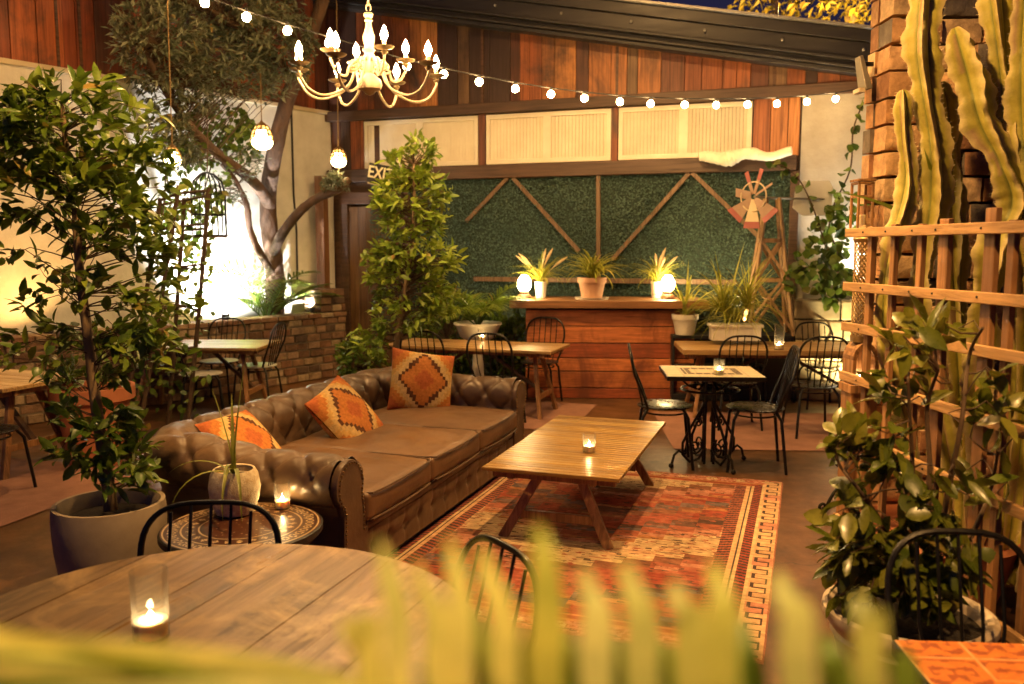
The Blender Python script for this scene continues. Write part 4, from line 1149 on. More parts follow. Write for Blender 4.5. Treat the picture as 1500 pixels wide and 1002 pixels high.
# ---- uplights
def uplight(label, p, aim, power, col, cone=110):
    t = thing('uplight', label, 'uplight', p, 0, 'uplights among the plants')
    mb = MB(); mb.lathe([(.035, -.10), (.045, -.06), (.05, .02), (.044, .02), (.03, -.04), (0, -.05)], 16); mb.build('housing', M['black'], t)
    lamp('uplight_beam', 'SPOT', (0, 0, .03), power, col, t, .03, None, cone, .7).rotation_euler = (V3(aim) - V3(p)).to_track_quat('-Z', 'Y').to_euler()
q = P0 + E * .42 + EN * .16 + Z * .90; uplight('black uplight in the planter lighting the white wall behind the palm', q, q + EN * .85 + Z * .95 + E * .35, 400, (.97, .98, 1.0), 125)
q = P0 + E * 1.75 + EN * .18 + Z * .90; uplight('black uplight in the planter at the foot of the olive tree', q, q + EN * .85 + Z * 1.0 + E * .1, 260, (1, .98, .95), 140)
q = s0 + V * .80 + U * .22 + Z * 1.18; uplight('black uplight on the stone planter under the climbing vine', q, q + Z * 1.2 + U * .25 - V * .08, 60, (1, .93, .80), 110)
q = s0 + V * .62 - U * .45 + Z * .16; uplight('black uplight on the floor in front of the stone planter', q, q + U * .5 + Z * .55, 60, (1, .82, .42), 120)
q = P0 - E * 1.6 + EN * .16 + Z * .88; uplight('black uplight behind the ficus warming the plaster wall', q, q + EN * .5 + Z * 1.0 - E * .3, 16, (1, .50, .14), 140)

# ---- added pendant lamps above the frame, standing in for unseen overhead lights
q = D(1080, 470, 9.72); q.z = .80; uplight('black uplight behind the white trough of grasses', q, q + Z * 1.0 - U * .25, 22, (1, .72, .32), 150)
def pendant(label, p, power, col=WARM, cone=165, aim=None, blend=.35):  # out-of-view lamp added to brighten one area
    t = thing('added_pendant_lamp', label, 'lamp', p, 0, 'added pendant lamps over the patio')
    rot = (V3(aim) - V3(p)).to_track_quat('-Z', 'Y') if aim is not None else None
    mb = MB(); mb.M = rot.to_matrix().to_4x4() if rot else None
    mb.lathe([(.17, 0), (.16, .05), (.10, .11), (.03, .14), (.02, .18), (0, .18)], 24); mb.lathe([(.165, .0), (.15, .05), (.09, .105), (0, .13)], 24); mb.build('lamp_shade', M['black'], t)
    mb = MB(); mb.tube([(0, 0, .15), (0, 0, 1.2)], .005, 5); mb.build('cord', M['cable'], t)
    l = lamp('added_pendant_light', 'SPOT', (0, 0, .0), power, col, t, .09, None, cone, blend)
    if rot: l.rotation_euler = rot.to_euler()
pendant('added black pendant lamp over the rug and the coffee table', (0.45, 3.9, 4.4), 520, cone=74, blend=.7)
pendant('added black pendant lamp turned towards the cactus', (0.45, 3.1, 3.5), 210, cone=66, aim=(2.0, 3.9, 1.9), blend=.6)
pendant('added black pendant lamp over the mosaic table', (2.0, 6.0, 4.1), 230, cone=110, blend=.6)
pendant('added black pendant lamp high over the sofa and the left plank wall', (-2.7, 6.2, 5.3), 220)
pendant('added black pendant lamp high over the bar', (0.6, 8.0, 5.5), 190)
pendant('added black pendant lamp turned towards the bar front and the hedge panel', (.7, 7.0, 4.3), 270, cone=84, aim=(.95, 10.2, 1.2), blend=.7)
pendant('added black pendant lamp turned towards the near palm', (.12, -.55, 2.95), 210, (1, .67, .27), cone=42, aim=(.03, .42, 1.52), blend=.6)
pendant('added black pendant lamp turned towards the urn and the tiled table', (.75, .9, 3.4), 310, cone=58, aim=(1.40, 2.5, .6), blend=.6)
pendant('added black pendant lamp turned towards the laurel tree', (-.35, 5.6, 4.7), 430, cone=36, aim=(-1.0, 7.75, 1.75), blend=.6)
pendant('added black pendant lamp turned towards the ficus', (-.6, 3.0, 3.8), 400, cone=54, aim=(-2.0, 4.2, 1.7), blend=.6)

# ================================================================ PLANTS
def in_ball(pw=.4):
    while 1:
        d = rv()
        if .05 < d.length < 1: return d.normalized() * d.length ** pw
def crown(mbL, mbB, trunk, blobs, twigs, per, L, W, det=1, up=.25, fold=.18, curl=.22, hang=0.0, tr=.006):
    wts = [b[2] for b in blobs]
    for _ in range(twigs):
        c, r, _w = rnd.choices(blobs, wts)[0]; d = in_ball(.45); p = V3(c) + V3((d.x * r[0], d.y * r[1], d.z * r[2]))
        cand = [q for q in trunk if q.z < p.z + .05] or [trunk[0]]
        s = min(cand, key=lambda q: (q - p).length * rnd.uniform(.8, 1.3))
        dirv = p - s; m = s + dirv * .55 + V3((0, 0, .12 * dirv.length)) + rv(.05)
        pts = [s + (m - s) * .5 + rv(.01), m, p]
        if dirv.length < .1: continue
        mbB.tube([s] + pts, [tr, tr * .8, tr * .6, tr * .3], 4)
        for i in range(per):
            t = rnd.uniform(.25, 1.05); q = m + (p - m) * t + rv(.035)
            dd = (p - m).normalized() * .7 + rv(.9) + Z * (up - hang)
            mbL.leaf(q, dd, Z * .8 + rv(.7), L * rnd.uniform(.45, 1.2), W * rnd.uniform(.6, 1.15), fold, curl * rnd.uniform(.3, 1.5), det)
def spline(pts, n=6):
    out = []
    for i in range(len(pts) - 1):
        p0 = pts[max(0, i - 1)]; p1 = pts[i]; p2 = pts[i + 1]; p3 = pts[min(len(pts) - 1, i + 2)]
        for q in range(n):
            t = q / n; out.append(.5 * ((2 * p1) + (p2 - p0) * t + (2 * p0 - 5 * p1 + 4 * p2 - p3) * t * t + (3 * p1 - p0 - 3 * p2 + p3) * t ** 3))
    return out + [pts[-1]]
def rel(pts, o): return [V3(p) - V3(o) for p in pts]

# ---- big potted ficus on the left
o0 = G(160, 735, .46); o0.z = 0; YF = o0.y
t = thing('potted_ficus', 'big leafy ficus in a grey concrete pot at the left', 'tree', o0)
mb = MB(); mb.lathe([(.15, 0), (.20, .02), (.235, .10), (.255, .25), (.262, .40), (.255, .46), (.235, .46), (.222, .43), (.215, .36), (0, .35)], 48); mb.build('pot', M['concrete_pot'], t)
mb = MB(); mb.lathe([(.225, .385), (.10, .40), (0, .405)], 24); mb.build('soil', M['soil'], t)
tk = spline(rel([G(163, 752, .38)] + [D(x, y, YF) for x, y in ((157, 700), (143, 610), (130, 500), (117, 400), (110, 300), (98, 220), (90, 150))], o0))
mb = MB(); mb.tube(tk, [.034 - .024 * i / len(tk) for i in range(len(tk))], 12); mb.build('trunk', M['bark'], t)
ml, mt_ = MB(), MB()
def bl(x, y, Y, r, w): return (D(x, y, Y) - o0, r, w)
crown(ml, mt_, tk, [bl(110, 200, YF, (.42, .34, .26), 3.4), bl(40, 250, YF, (.36, .36, .30), 3), bl(180, 285, YF, (.28, .3, .26), 2.0), bl(70, 400, YF, (.38, .36, .22), 1.1), bl(200, 380, YF, (.22, .25, .22), .8)], 180, 10, .098, .043, tr=.0036)
crown(ml, mt_, tk, [bl(60, 520, YF, (.28, .28, .18), 1), bl(220, 520, YF, (.24, .22, .16), 1.1), bl(120, 640, YF, (.28, .25, .16), 1.2), bl(185, 680, YF, (.16, .2, .14), 1.2), bl(245, 470, YF, (.16, .2, .2), .9)], 100, 8, .095, .043, tr=.0036)
ml.build('crown', M['ficus'], t, ang=80); mt_.build('branches', M['twig'], t)

# ---- laurel behind the sofa
YM = 7.75; o1 = D(580, 600, YM); o1.z = 0
t = thing('potted_laurel', 'bright yellow green laurel tree in a terracotta pot behind the sofa', 'tree', o1)
mb = MB(); mb.lathe([(.17, 0), (.24, .40), (.27, .40), (.27, .47), (.245, .47), (.23, .40), (0, .40)], 32); mb.build('pot', M['terracotta'], t)
mb = MB(); mb.lathe([(.235, .41), (.1, .43), (0, .43)], 20); mb.build('soil', M['soil'], t)
tk = spline(rel([D(577, 560, YM), D(581, 500, YM), D(590, 440, YM), D(600, 385, YM), D(606, 320, YM), D(606, 240, YM)], o1)); tk = [V3((0, 0, .42))] + tk
mb = MB(); mb.tube(tk, [.034 - .022 * i / len(tk) for i in range(len(tk))], 10); mb.build('trunk', M['bark'], t)
ml, mt_ = MB(), MB()
crown(ml, mt_, tk, [(D(603, 238, YM) - o1, (.24, .24, .24), 1.0), (D(606, 300, YM) - o1, (.36, .36, .34), 2.6), (D(612, 375, YM) - o1, (.42, .36, .24), 1.9), (D(592, 455, YM) - o1, (.34, .3, .2), .7), (D(556, 390, YM) - o1, (.16, .25, .2), .5)], 330, 7, .10, .042)
crown(ml, mt_, tk, [(D(545, 500, YM) - o1, (.18, .2, .2), 1.0), (D(645, 440, YM) - o1, (.18, .2, .14), .8)], 46, 8, .10, .042)
ml.build('crown', M['ficus_bright'], t, ang=80); mt_.build('branches', M['twig'], t)

# ---- olive tree
YO = 10.9; ob = D(402, 478, YO); ob.z = .70
t = thing('olive_tree', 'old olive tree with forked trunk and grey green canopy growing in the brick planter', 'tree', ob)
def br(lst, r0, r1, name, mb=None):
    p = spline(rel([D(*q) for q in lst], ob)); n_ = len(p)
    mb.tube(p, [r0 + (r1 - r0) * i / (n_ - 1) + .008 * noise.noise((i * .7, r0 * 50, 0)) for i in range(n_)], 12); return p
mb = MB()
tr1 = br([(402, 485, YO), (403, 430, YO), (401, 380, YO), (394, 330, YO), (393, 285, YO), (400, 235, 10.3), (413, 175, 10.1), (430, 120, 10), (448, 70, 9.9), (470, 10, 9.8), (490, -60, 9.7)], .13, .065, '', mb)
b1 = br([(395, 300, YO), (370, 265, 10.2), (335, 238, 9.9), (300, 208, 9.5), (275, 180, 9.2), (240, 130, 8.9), (210, 70, 8.6)], .075, .025, '', mb)
b2 = br([(400, 372, YO), (412, 345, 10.3), (437, 312, 10.1), (465, 290, 10), (495, 278, 9.9), (512, 262, 9.9)], .065, .04, '', mb)
b3 = br([(400, 400, YO), (380, 370, 10.3), (366, 335, 10.2), (361, 300, 10.1), (345, 265, 10), (325, 240, 9.9)], .05, .025, '', mb)
b4 = br([(430, 120, 10), (395, 75, 9.6), (350, 40, 9.2), (300, 10, 8.9)], .06, .02, '', mb)
b5 = br([(440, 90, 9.95), (425, 40, 9.7), (380, -10, 9.4)], .05, .02, '', mb)
mb.build('trunk', M['olive_bark'], t)
ml, mt_ = MB(), MB(); tks = b1 + b4 + b5 + tr1[-12:]
crown(ml, mt_, tks, [(D(300, 40, 9.1) - ob, (.75, .6, .55), 3), (D(235, 70, 8.8) - ob, (.5, .5, .5), 2.2), (D(390, 50, 9.4) - ob, (.55, .5, .5), 2.2), (D(330, -60, 9.1) - ob, (1.2, .7, .4), 1.5), (D(400, 110, 9.6) - ob, (.4, .4, .25), .8)], 620, 14, .11, .034, 0, .1, .1, .1, .25)
crown(ml, mt_, b1, [(D(243, 165, 8.9) - ob, (.22, .3, .35), 1.2), (D(262, 220, 9.1) - ob, (.16, .2, .2), .8), (D(290, 130, 9.2) - ob, (.3, .3, .2), .8)], 110, 14, .095, .03, 0, .0, .1, .1, .4)
crown(ml, mt_, b2, [(D(490, 268, 9.85) - ob, (.16, .16, .10), 1)], 40, 14, .06, .022, 0, .3)
crown(ml, mt_, b3, [(D(330, 275, 9.9) - ob, (.2, .2, .2), 1), (D(365, 235, 10.0) - ob, (.2, .2, .2), .7)], 40, 10, .06, .02, 0, .1)
ml.build('crown', M['olive'], t, False); mt_.build('branches', M['twig'], t)

# ---- vines
def vine(label, stems, blobs, n, L, W, mat, base, name='climbing_vine'):
    t = thing(name, label, 'vine', base)
    mb = MB(); allp = []
    for s in stems:
        p = spline(rel(s, base)); mb.tube(p, .009, 5); allp += p
    ml = MB()
    for c, r, m_ in blobs:
        for _ in range(m_):
            d = in_ball(.6); q = V3(c) - V3(base) + V3((d.x * r[0], d.y * r[1], d.z * r[2]))
            ml.leaf(q, rv() + V3((0, -.3, -.5)), V3((0, -.9, .5)) + rv(.6), L * rnd.uniform(.6, 1.2), W * rnd.uniform(.8, 1.2), .12, .2, 1)
    for p in allp:
        for _ in range(n): ml.leaf(p + rv(.06), rv() + V3((0, -.2, -.4)), V3((0, -.9, .5)) + rv(.6), L * rnd.uniform(.6, 1.1), W, .12, .2, 1)
    mb.build('stems', M['twig'], t); ml.build('foliage', mat, t, ang=80)
vine('climbing vine with heart shaped leaves on the pale right wall', [[D(1225, 440, 9.45), D(1228, 380, 9.4), D(1215, 320, 9.4), D(1245, 250, 9.5), D(1250, 190, 9.5), D(1265, 150, 9.5)], [D(1225, 420, 9.4), D(1200, 330, 9.4), D(1175, 270, 9.4), D(1150, 245, 9.4), D(1130, 238, 9.3)], [D(1230, 400, 9.4), D(1190, 390, 9.3), D(1165, 400, 9.3)], [D(1240, 330, 9.5), D(1265, 300, 9.3), D(1275, 260, 9.3)]],
     [(D(1215, 345, 9.35), (.24, .2, .28), 60), (D(1222, 415, 9.35), (.20, .2, .24), 60), (D(1185, 385, 9.35), (.22, .2, .15), 40), (D(1240, 300, 9.35), (.16, .15, .2), 30), (D(1168, 410, 9.3), (.18, .15, .12), 26)], 1, .115, .095, M['vine'], s0 + V * .6 + U * .2 + Z * 1.05)
vine('pale green vine trailing over the white plaster left of the olive trunk', [[D(300, 420, 10.0), D(290, 330, 9.9), D(310, 240, 9.9), D(330, 180, 9.9)], [D(230, 400, 9.4), D(240, 300, 9.4), D(250, 200, 9.4), D(290, 170, 9.5)]],
     [(D(320, 185, 9.8), (.42, .12, .28), 240), (D(360, 205, 10.1), (.22, .12, .25), 90), (D(290, 260, 9.8), (.40, .12, .55), 200), (D(250, 200, 9.4), (.35, .12, .4), 130), (D(265, 340, 9.7), (.40, .12, .45), 120)], 1, .085, .06, M['vine'], P0 - E * .1 + EN * .5 + Z * .76)

# ---- palms
def frond(mbR, mbL, p0, d0, L, arch, nl=22, ll=.28, lw=.02, seg=12):
    d = V3(d0).normalized(); pos = V3(p0); side = d.cross(Z)
    if side.length < 1e-3: side = V3((1, 0, 0))
    side.normalize(); pts = []; ds = []
    for i in range(seg + 1):
        pts.append(pos.copy()); ds.append(d.copy()); pos = pos + d * (L / seg); d = (Matrix.Rotation(-arch / seg, 3, side) @ d)
    mbR.tube(pts, [.012 * (1 - .8 * i / seg) for i in range(seg + 1)], 6)
    for i in range(nl):
        t = .18 + .82 * i / (nl - 1); j = min(seg - 1, int(t * seg)); f = t * seg - j; p = pts[j] + (pts[j + 1] - pts[j]) * f
        for sg_ in (-1, 1):
            dl = ds[j] * (.55 + .5 * t) + side * (sg_ * .9) + side.cross(ds[j]) * .25 + rv(.12)
            mbL.blade(p, dl, ll * math.sin(math.pi * (.15 + .8 * t)) * rnd.uniform(.85, 1.1) + .04, lw, R(50), 4, dl.cross(Z))
def palm(label, p, n, L, pot=None, el=(35, 85), ll=.28, name='palm', arch=(60, 110), mat='palm', h0=0.0, lw=.022):
    t = thing(name, label, 'palm', p); a, b = MB(), MB()
    for i in range(n):
        az = 2 * math.pi * (i * .618 + rnd.uniform(-.05, .05)); e = R(rnd.uniform(*el))
        frond(a, b, (0, 0, h0), (math.cos(az) * math.cos(e), math.sin(az) * math.cos(e), math.sin(e)), L * rnd.uniform(.75, 1.1), R(rnd.uniform(*arch)), 20, ll, lw)
    a.build('stalks', M['vine'], t); b.build('fronds', M[mat], t, ang=80); return t
q = P0 + E * 1.12 + EN * .32; palm('bright green palm lit from below in the brick planter', V3((q.x, q.y, .74)), 13, 1.15, ll=.36, el=(48, 86), arch=(45, 100), lw=.028)
q = D(700, 480, 9.55)
t = palm('potted palm in a white bowl beside the left end of the bar', V3((q.x, q.y, 0)), 12, .85, h0=.80, el=(40, 85), ll=.30)
mb = MB(); mb.lathe([(.10, .64), (.2, .70), (.25, .82), (.275, .84), (.27, .86), (.23, .84), (0, .80)], 28); mb.build('bowl', M['white_pot'], t)
mb = MB(); mb.lathe([(.17, 0), (.15, .04), (.07, .1), (.06, .5), (.12, .64)], 20); mb.build('pedestal', M['white_pot'], t)
# shrubs between the palm and the bar
def shrub(label, p, r, n, per, L, W, mat, cat='shrub', group=None, pot=None):
    t = thing('shrub', label, cat, p, 0, group); a, b = MB(), MB(); h = r[2]
    tk = [V3((0, 0, z_)) for z_ in (.02, h * .4, h * .8)]
    crown(a, b, tk, [(V3((0, 0, h * 1.05)), r, 1)], n, per, L, W, 1)
    a.build('foliage', mat, t, ang=80); b.build('branches', M['twig'], t)
q = G(758, 575); shrub('dark leafy shrub between the white bowl palm and the bar', V3((q.x - .12, q.y + .25, 0)), (.42, .3, .48), 150, 9, .10, .042, M['ficus'])
q = G(536, 575); shrub('dark leafy shrub at the foot of the laurel tree by the planter', V3((q.x, q.y - .2, 0)), (.30, .28, .36), 120, 9, .09, .04, M['ficus'])
q = G(655, 572); shrub('dark leafy shrub behind the table left of the white bowl', V3((q.x, q.y + .4, 0)), (.46, .3, .62), 150, 9, .10, .042, M['ficus'])

# ---- strap leaved plants
def straps(mb, c, n, L, W, el, arch, seg=7):
    for i in range(n):
        az = rnd.uniform(0, 2 * math.pi); e = R(rnd.uniform(*el))
        mb.blade(V3(c) + rv(.02), (math.cos(az) * math.cos(e), math.sin(az) * math.cos(e), math.sin(e)), L * rnd.uniform(.7, 1.1), W, R(rnd.uniform(*arch)), seg)
t = thing('spider_plant', 'spider plant in a pale clay pot and saucer at the middle of the bar', 'potted plant', bar_pt(867, 429))
mb = MB(); mb.lathe([(.18, 0), (.195, .025), (.17, .012), (0, .012)], 28); mb.build('saucer', M['white_pot'], t)
mb = MB(); mb.lathe([(.115, .016), (.150, .19), (.165, .19), (.168, .245), (.15, .245), (.14, .2), (0, .2)], 28); mb.build('pot', M['pinkclay'], t)
mb = MB(); straps(mb, (0, 0, .22), 120, .50, .028, (40, 88), (50, 130)); mb.build('leaves', M['grass'], t, ang=80)
for px, lab in ((792, 'fountain grass with pale plumes in a white pot at the left end of the bar'), (962, 'fountain grass with pale plumes in a white pot at the right end of the bar')):
    t = thing('fountain_grass', lab, 'potted plant', bar_pt(px, 428, -.12), 0, 'plumed grasses on the bar')
    mb = MB(); mb.lathe([(.058, 0), (.072, .19), (.064, .19), (.06, .16), (0, .16)], 20); mb.build('pot', M['white_pot'], t)
    mb = MB(); straps(mb, (0, 0, .17), 90, .46, .015, (40, 88), (50, 140)); mb.build('leaves', M['grass'], t, ang=80)
    for i in range(5):
        az = rnd.uniform(0, 6.28); e = R(rnd.uniform(55, 85)); d = V3((math.cos(az) * math.cos(e), math.sin(az) * math.cos(e), math.sin(e))); a = V3((0, 0, .17)); p = []
        for j in range(9): p.append(a.copy()); a = a + d * .055; d = (d + V3((math.cos(az) * .05, math.sin(az) * .05, -.05))).normalized()
        m1 = MB(); m1.tube(p, [.003] * 5 + [.012, .018, .015, .004], 7); m1.build('plume', M['plume'], t)
q = G(1003, 490, .74)
t = thing('potted_grass', 'upright strap leaved plant in a tapered white pot on the black cupboard', 'potted plant', V3((q.x, q.y, .74)))
mb = MB(); mb.lathe([(.10, 0), (.135, .17), (.145, .17), (.148, .225), (.132, .225), (.125, .19), (0, .19)], 28); mb.build('pot', M['white_pot'], t)
mb = MB(); straps(mb, (0, 0, .2), 26, .60, .035, (45, 88), (20, 80)); mb.build('leaves', M['grass'], t, ang=80)
q = G(1076, 498, .74)
t = thing('trough_planter', 'long white trough of feathery yellow green grasses beside the windmill', 'planter', V3((q.x, q.y, .74)), R(-4))
mb = MB(); mb.box((0, 0, .075), (.50, .20, .15)); mb.box((0, 0, .155), (.54, .24, .03)); mb.build('trough', M['white_pot'], t, False, bevel=.006)
mb = MB()
for x, z_, n_ in ((-.14, .30, 110), (.12, .34, 120), (0, .20, 70)): straps(mb, (x, 0, z_), n_, .62, .014, (5, 88), (30, 110))
straps(mb, (-.1, 0, .16), 7, 1.0, .03, (50, 80), (5, 30)); mb.build('leaves', M['grass'], t, ang=80)

# ---- speckled pot with strap leaves on the side table
q = G(345, 752, .46)
t = thing('strap_leaf_plant', 'sparse yellow green strap leaved plant in a speckled round pot on the inlaid table', 'potted plant', q)
mb = MB(); mb.lathe([(.07, 0), (.088, .01), (.112, .08), (.118, .13), (.108, .19), (.094, .215), (.086, .212), (.095, .18), (0, .175)], 40); mb.build('pot', M['speckle'], t)
mb = MB(); mb.lathe([(.095, .178), (0, .185)], 20); mb.build('soil', M['soil'], t)
mb = MB(); c0 = V3((0, 0, .18))
for d, L, ar in (((.06, .05, 1), .56, 8), ((-.12, .0, 1), .42, 12), ((-.03, .1, 1), .38, 10), ((-.75, -.05, .75), .34, 95), ((-.7, -.5, .5), .38, 120), ((.10, -.75, .75), .42, 150), ((.30, -.7, .7), .44, 150), ((.05, -.5, 1), .30, 150)): mb.blade(c0, d, L, .026, R(ar), 10)
mb.build('leaves', M['aloe'], t, ang=80)

# ---- obelisk trellis with vine, terracotta pot, birdcage on the left
ot = D(262, 500, 7.6); ot.z = 0
t = thing('rustic_obelisk', 'rustic stick obelisk overgrown with vine behind the ficus', 'trellis', ot)
mb = MB(); pp = []
for (a, b, Y) in (((222, 520), (262, 272), 7.5), ((283, 530), (306, 275), 7.5), ((200, 500), (235, 290), 7.9), ((255, 500), (270, 290), 8.0)):
    q0 = D(*a, Y) - ot; q1 = D(*b, Y) - ot; q0 = q0 + (q0 - q1) * (q0.z / max(.2, (q1.z - q0.z))); m1 = MB(); m1.tube([q0, q0.lerp(q1, .5) + rv(.02), q1], .020, 7); m1.build('pole', M['twig'], t); pp.append((q0, q1))
for f in (.35, .52, .68, .84, .97):
    m1 = MB()
    for i, j in ((0, 1), (2, 3), (0, 2), (1, 3)): m1.tube([pp[i][0].lerp(pp[i][1], f), pp[j][0].lerp(pp[j][1], f + .02)], .012, 6)
    m1.build('rung', M['twig'], t)
ml = MB()
for i in range(330):
    j = rnd.randrange(4); f = rnd.uniform(.1, 1.0); q = pp[j][0].lerp(pp[j][1], f) + rv(.11)
    ml.leaf(q, rv() + V3((0, -.2, -.3)), V3((0, -.8, .6)) + rv(.6), rnd.uniform(.05, .09), .05, .12, .2, 1)
ml.build('vine_leaves', M['ficus'], t, ang=80)
q = G(135, 565, .62); q.z = 0
t = thing('terracotta_pot', 'large terracotta pot standing behind the ficus trunk', 'pot', q)
mb = MB(); mb.lathe([(.19, 0), (.27, .50), (.31, .52), (.31, .62), (.28, .62), (.26, .54), (0, .53)], 36); mb.build('pot_body', M['terracotta'], t)
ml, mt_ = MB(), MB(); crown(ml, mt_, [V3((0, 0, .5)), V3((0, 0, .9))], [(V3((.0, 0, .9)), (.3, .3, .25), 1)], 45, 7, .09, .04); ml.build('foliage', M['ficus'], t, ang=80); mt_.build('branches', M['twig'], t)
bc = D(307, 345, 8.3); t = thing('bird_cage', 'dark wire bird cage with domed top hanging before the white plaster', 'bird cage', bc); kk = 8.3 / F
mb = MB(); rr = 24 * kk
for i in range(18):
    a = 2 * math.pi * i / 18; mb.tube([(rr * math.cos(a), rr * math.sin(a), 0), (rr * math.cos(a), rr * math.sin(a), 62 * kk), (.82 * rr * math.cos(a), .82 * rr * math.sin(a), 78 * kk), (.4 * rr * math.cos(a), .4 * rr * math.sin(a), 88 * kk), (0, 0, 91 * kk)], .0045, 5)
for z_ in (0, 30, 60): mb.tube([(rr * math.cos(2 * math.pi * i / 24), rr * math.sin(2 * math.pi * i / 24), z_ * kk) for i in range(24)], .008, 5, True)
mb.build('wire_cage', M['black_iron'], t)
mb = MB(); mb.lathe([(rr, -.02), (rr, 0), (0, 0)], 24); mb.build('base', M['twig'], t)
mb = MB(); mb.tube([(0, 0, 91 * kk), (-.02, .1, 130 * kk), (-.05, .2, 175 * kk)], .006, 5); mb.build('hanging_cord', M['twig'], t)

# ================================================================ RIGHT SIDE
def trX(Y): return 1.56 + .088 * (3.9 - Y)
tb = V3((trX(3.9), 3.9, 0)); t = thing('timber_trellis', 'tan timber lattice trellis standing in front of the cactus', 'trellis', tb)
for i, (Y, wd) in enumerate(((3.79, .04), (3.60, .035), (3.40, .035), (3.24, .06), (2.97, .06), (2.86, .035), (2.70, .035), (2.55, .035))):
    mb = MB(); zt = 1.80 + (.035 if i in (4,) else rnd.uniform(-.01, .01)); mb.box((trX(Y) - tb.x + .018, Y - 3.9, zt / 2), (.022, wd, zt), Matrix.Rotation(R(5), 3, 'Z')); mb.build('slat', M['trellis'], t, False, bevel=.003)
for z_, dz in ((1.765, 0), (1.52, .008), (1.335, .01), (1.105, 0), (.85, -.01), (.42, 0)):
    mb = MB(); a = V3((trX(3.96) - tb.x - .012, .06, z_)); b = V3((trX(2.45) - tb.x - .012, -1.45, z_ + dz)); mb.bar(a, b, .022, .04); rl = mb.build('rail', M['trellis_rail'], t, False, bevel=.003)
    nb = MB()
    for Y in (3.79, 3.60, 3.40, 3.24, 2.97): nb.ball((trX(Y) - tb.x - .0235, Y - 3.9, z_ + dz * (3.9 - Y)), .005, 6, 4)
    nb.build('nails', M['black'], rl)

# ---- cactus
cb_ = V3((2.0, 3.98, 0)); t = thing('cactus', 'tall yellow green columnar cactus with wavy ribs behind the trellis', 'cactus', cb_)
def cact(pts, r, ribs=4, rot=0.0):
    p = spline([D(x, y, Y) - cb_ for x, y, Y in pts], 22); mb = MB(); n = len(p); per = ribs * 6; vs = []; ccol = []
    L = 0
    for i, q in enumerate(p):
        if i: L += (q - p[i - 1]).length
        tap = min(1, (n - 1 - i) / 10 + .12) ** .6
        T = (p[min(i + 1, n - 1)] - p[max(i - 1, 0)]).normalized(); s = T.cross(V3((0, 1, 0))).normalized(); b_ = T.cross(s)
        waist = 1 - .30 * abs(math.sin(L * 4.6 + rot * 3)) ** 4
        for k_ in range(per):
            a = 2 * math.pi * k_ / per + rot + .7 * math.sin(L * 1.5 + rot * 4); f = abs(((k_ % 6) / 3) - 1)       # 1 on the rib, 0 in the groove
            sc = 1 + (.075 * math.sin(L * 80 + (k_ // 6)) + .13 * math.sin(L * 22 + (k_ // 6) * 1.3 + rot * 7) + .22 * noise.noise((L * 5, (k_ // 6) * 3.1, rot * 9))) * f
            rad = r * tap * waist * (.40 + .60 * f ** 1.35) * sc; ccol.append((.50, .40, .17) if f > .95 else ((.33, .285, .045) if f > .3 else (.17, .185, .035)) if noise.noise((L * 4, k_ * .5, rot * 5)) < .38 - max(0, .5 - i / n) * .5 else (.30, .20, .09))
            vs.append(q + (s * math.cos(a) + b_ * math.sin(a)) * rad)
    fs = [tuple(range(per - 1, -1, -1)), tuple((n - 1) * per + k_ for k_ in range(per))]
    for i in range(n - 1):
        for k_ in range(per): l = (k_ + 1) % per; fs.append((i * per + k_, i * per + l, (i + 1) * per + l, (i + 1) * per + k_))
    mb.add(vs, fs); sp = mb
    for i in range(4, n - 1, 2):
        for k_ in range(0, per, 6):
            v = vs[i * per + k_]; o_ = (v - p[i]).normalized(); sp.add([v - o_ * .004, v + o_ * .012 + V3((0, 0, .006)), v + V3((.002, 0, .005))], [(0, 1, 2)]); ccol += [(.60, .48, .28)] * 3
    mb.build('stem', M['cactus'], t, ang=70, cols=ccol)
cact([(1375, 860, 3.85), (1345, 760, 3.75), (1330, 640, 3.75), (1300, 520, 3.75), (1296, 430, 3.8), (1310, 350, 3.85), (1330, 270, 3.9), (1325, 200, 3.9), (1322, 132, 3.9)], 0.049, 4, .35)
cact([(1400, 870, 3.9), (1395, 760, 3.9), (1375, 600, 3.9), (1345, 470, 3.9), (1352, 380, 3.9), (1366, 310, 3.9), (1370, 230, 3.9), (1360, 150, 3.9), (1352, 70, 3.9), (1358, -40, 3.9)], 0.076, 4, .2)
cact([(1400, 800, 4.05), (1410, 640, 4.05), (1400, 420, 4.05), (1395, 300, 4.05), (1390, 200, 4.05), (1378, 120, 4.05)], 0.068, 5, .8)
cact([(1425, 870, 3.85), (1420, 780, 3.8), (1430, 600, 3.8), (1440, 470, 3.75), (1455, 380, 3.7), (1488, 300, 3.7), (1470, 240, 3.7), (1440, 180, 3.75), (1420, 110, 3.8), (1398, 42, 3.85)], 0.084, 4, .5)
cact([(1470, 850, 3.8), (1490, 640, 3.74), (1500, 420, 3.7), (1492, 300, 3.72), (1478, 220, 3.75), (1474, 150, 3.8), (1466, 70, 3.8), (1456, -40, 3.8)], 0.068, 4, .1)
cact([(1500, 860, 3.7), (1526, 720, 3.62), (1530, 600, 3.6), (1520, 400, 3.6), (1512, 280, 3.65), (1504, 180, 3.7), (1500, 60, 3.7), (1506, -40, 3.7)], 0.075, 4, .9)
mb = MB(); mb.lathe([(.26, 0), (.36, .34), (.38, .36), (.36, .38), (.33, .33), (0, .33)], 28, (0, -.05, 0)); mb.build('pot', M['terracotta'], t)
mb = MB()
for p_, d, L in ((D(1400, 420, 4.1), (-.35, -.3, .95), .75), (D(1330, 320, 4.1), (-.75, -.2, .35), .42)):
    mb.blade(p_ - cb_, d, L, .07, R(18), 8)
mb.build('agave_leaf', M['ficus'], t, ang=80)

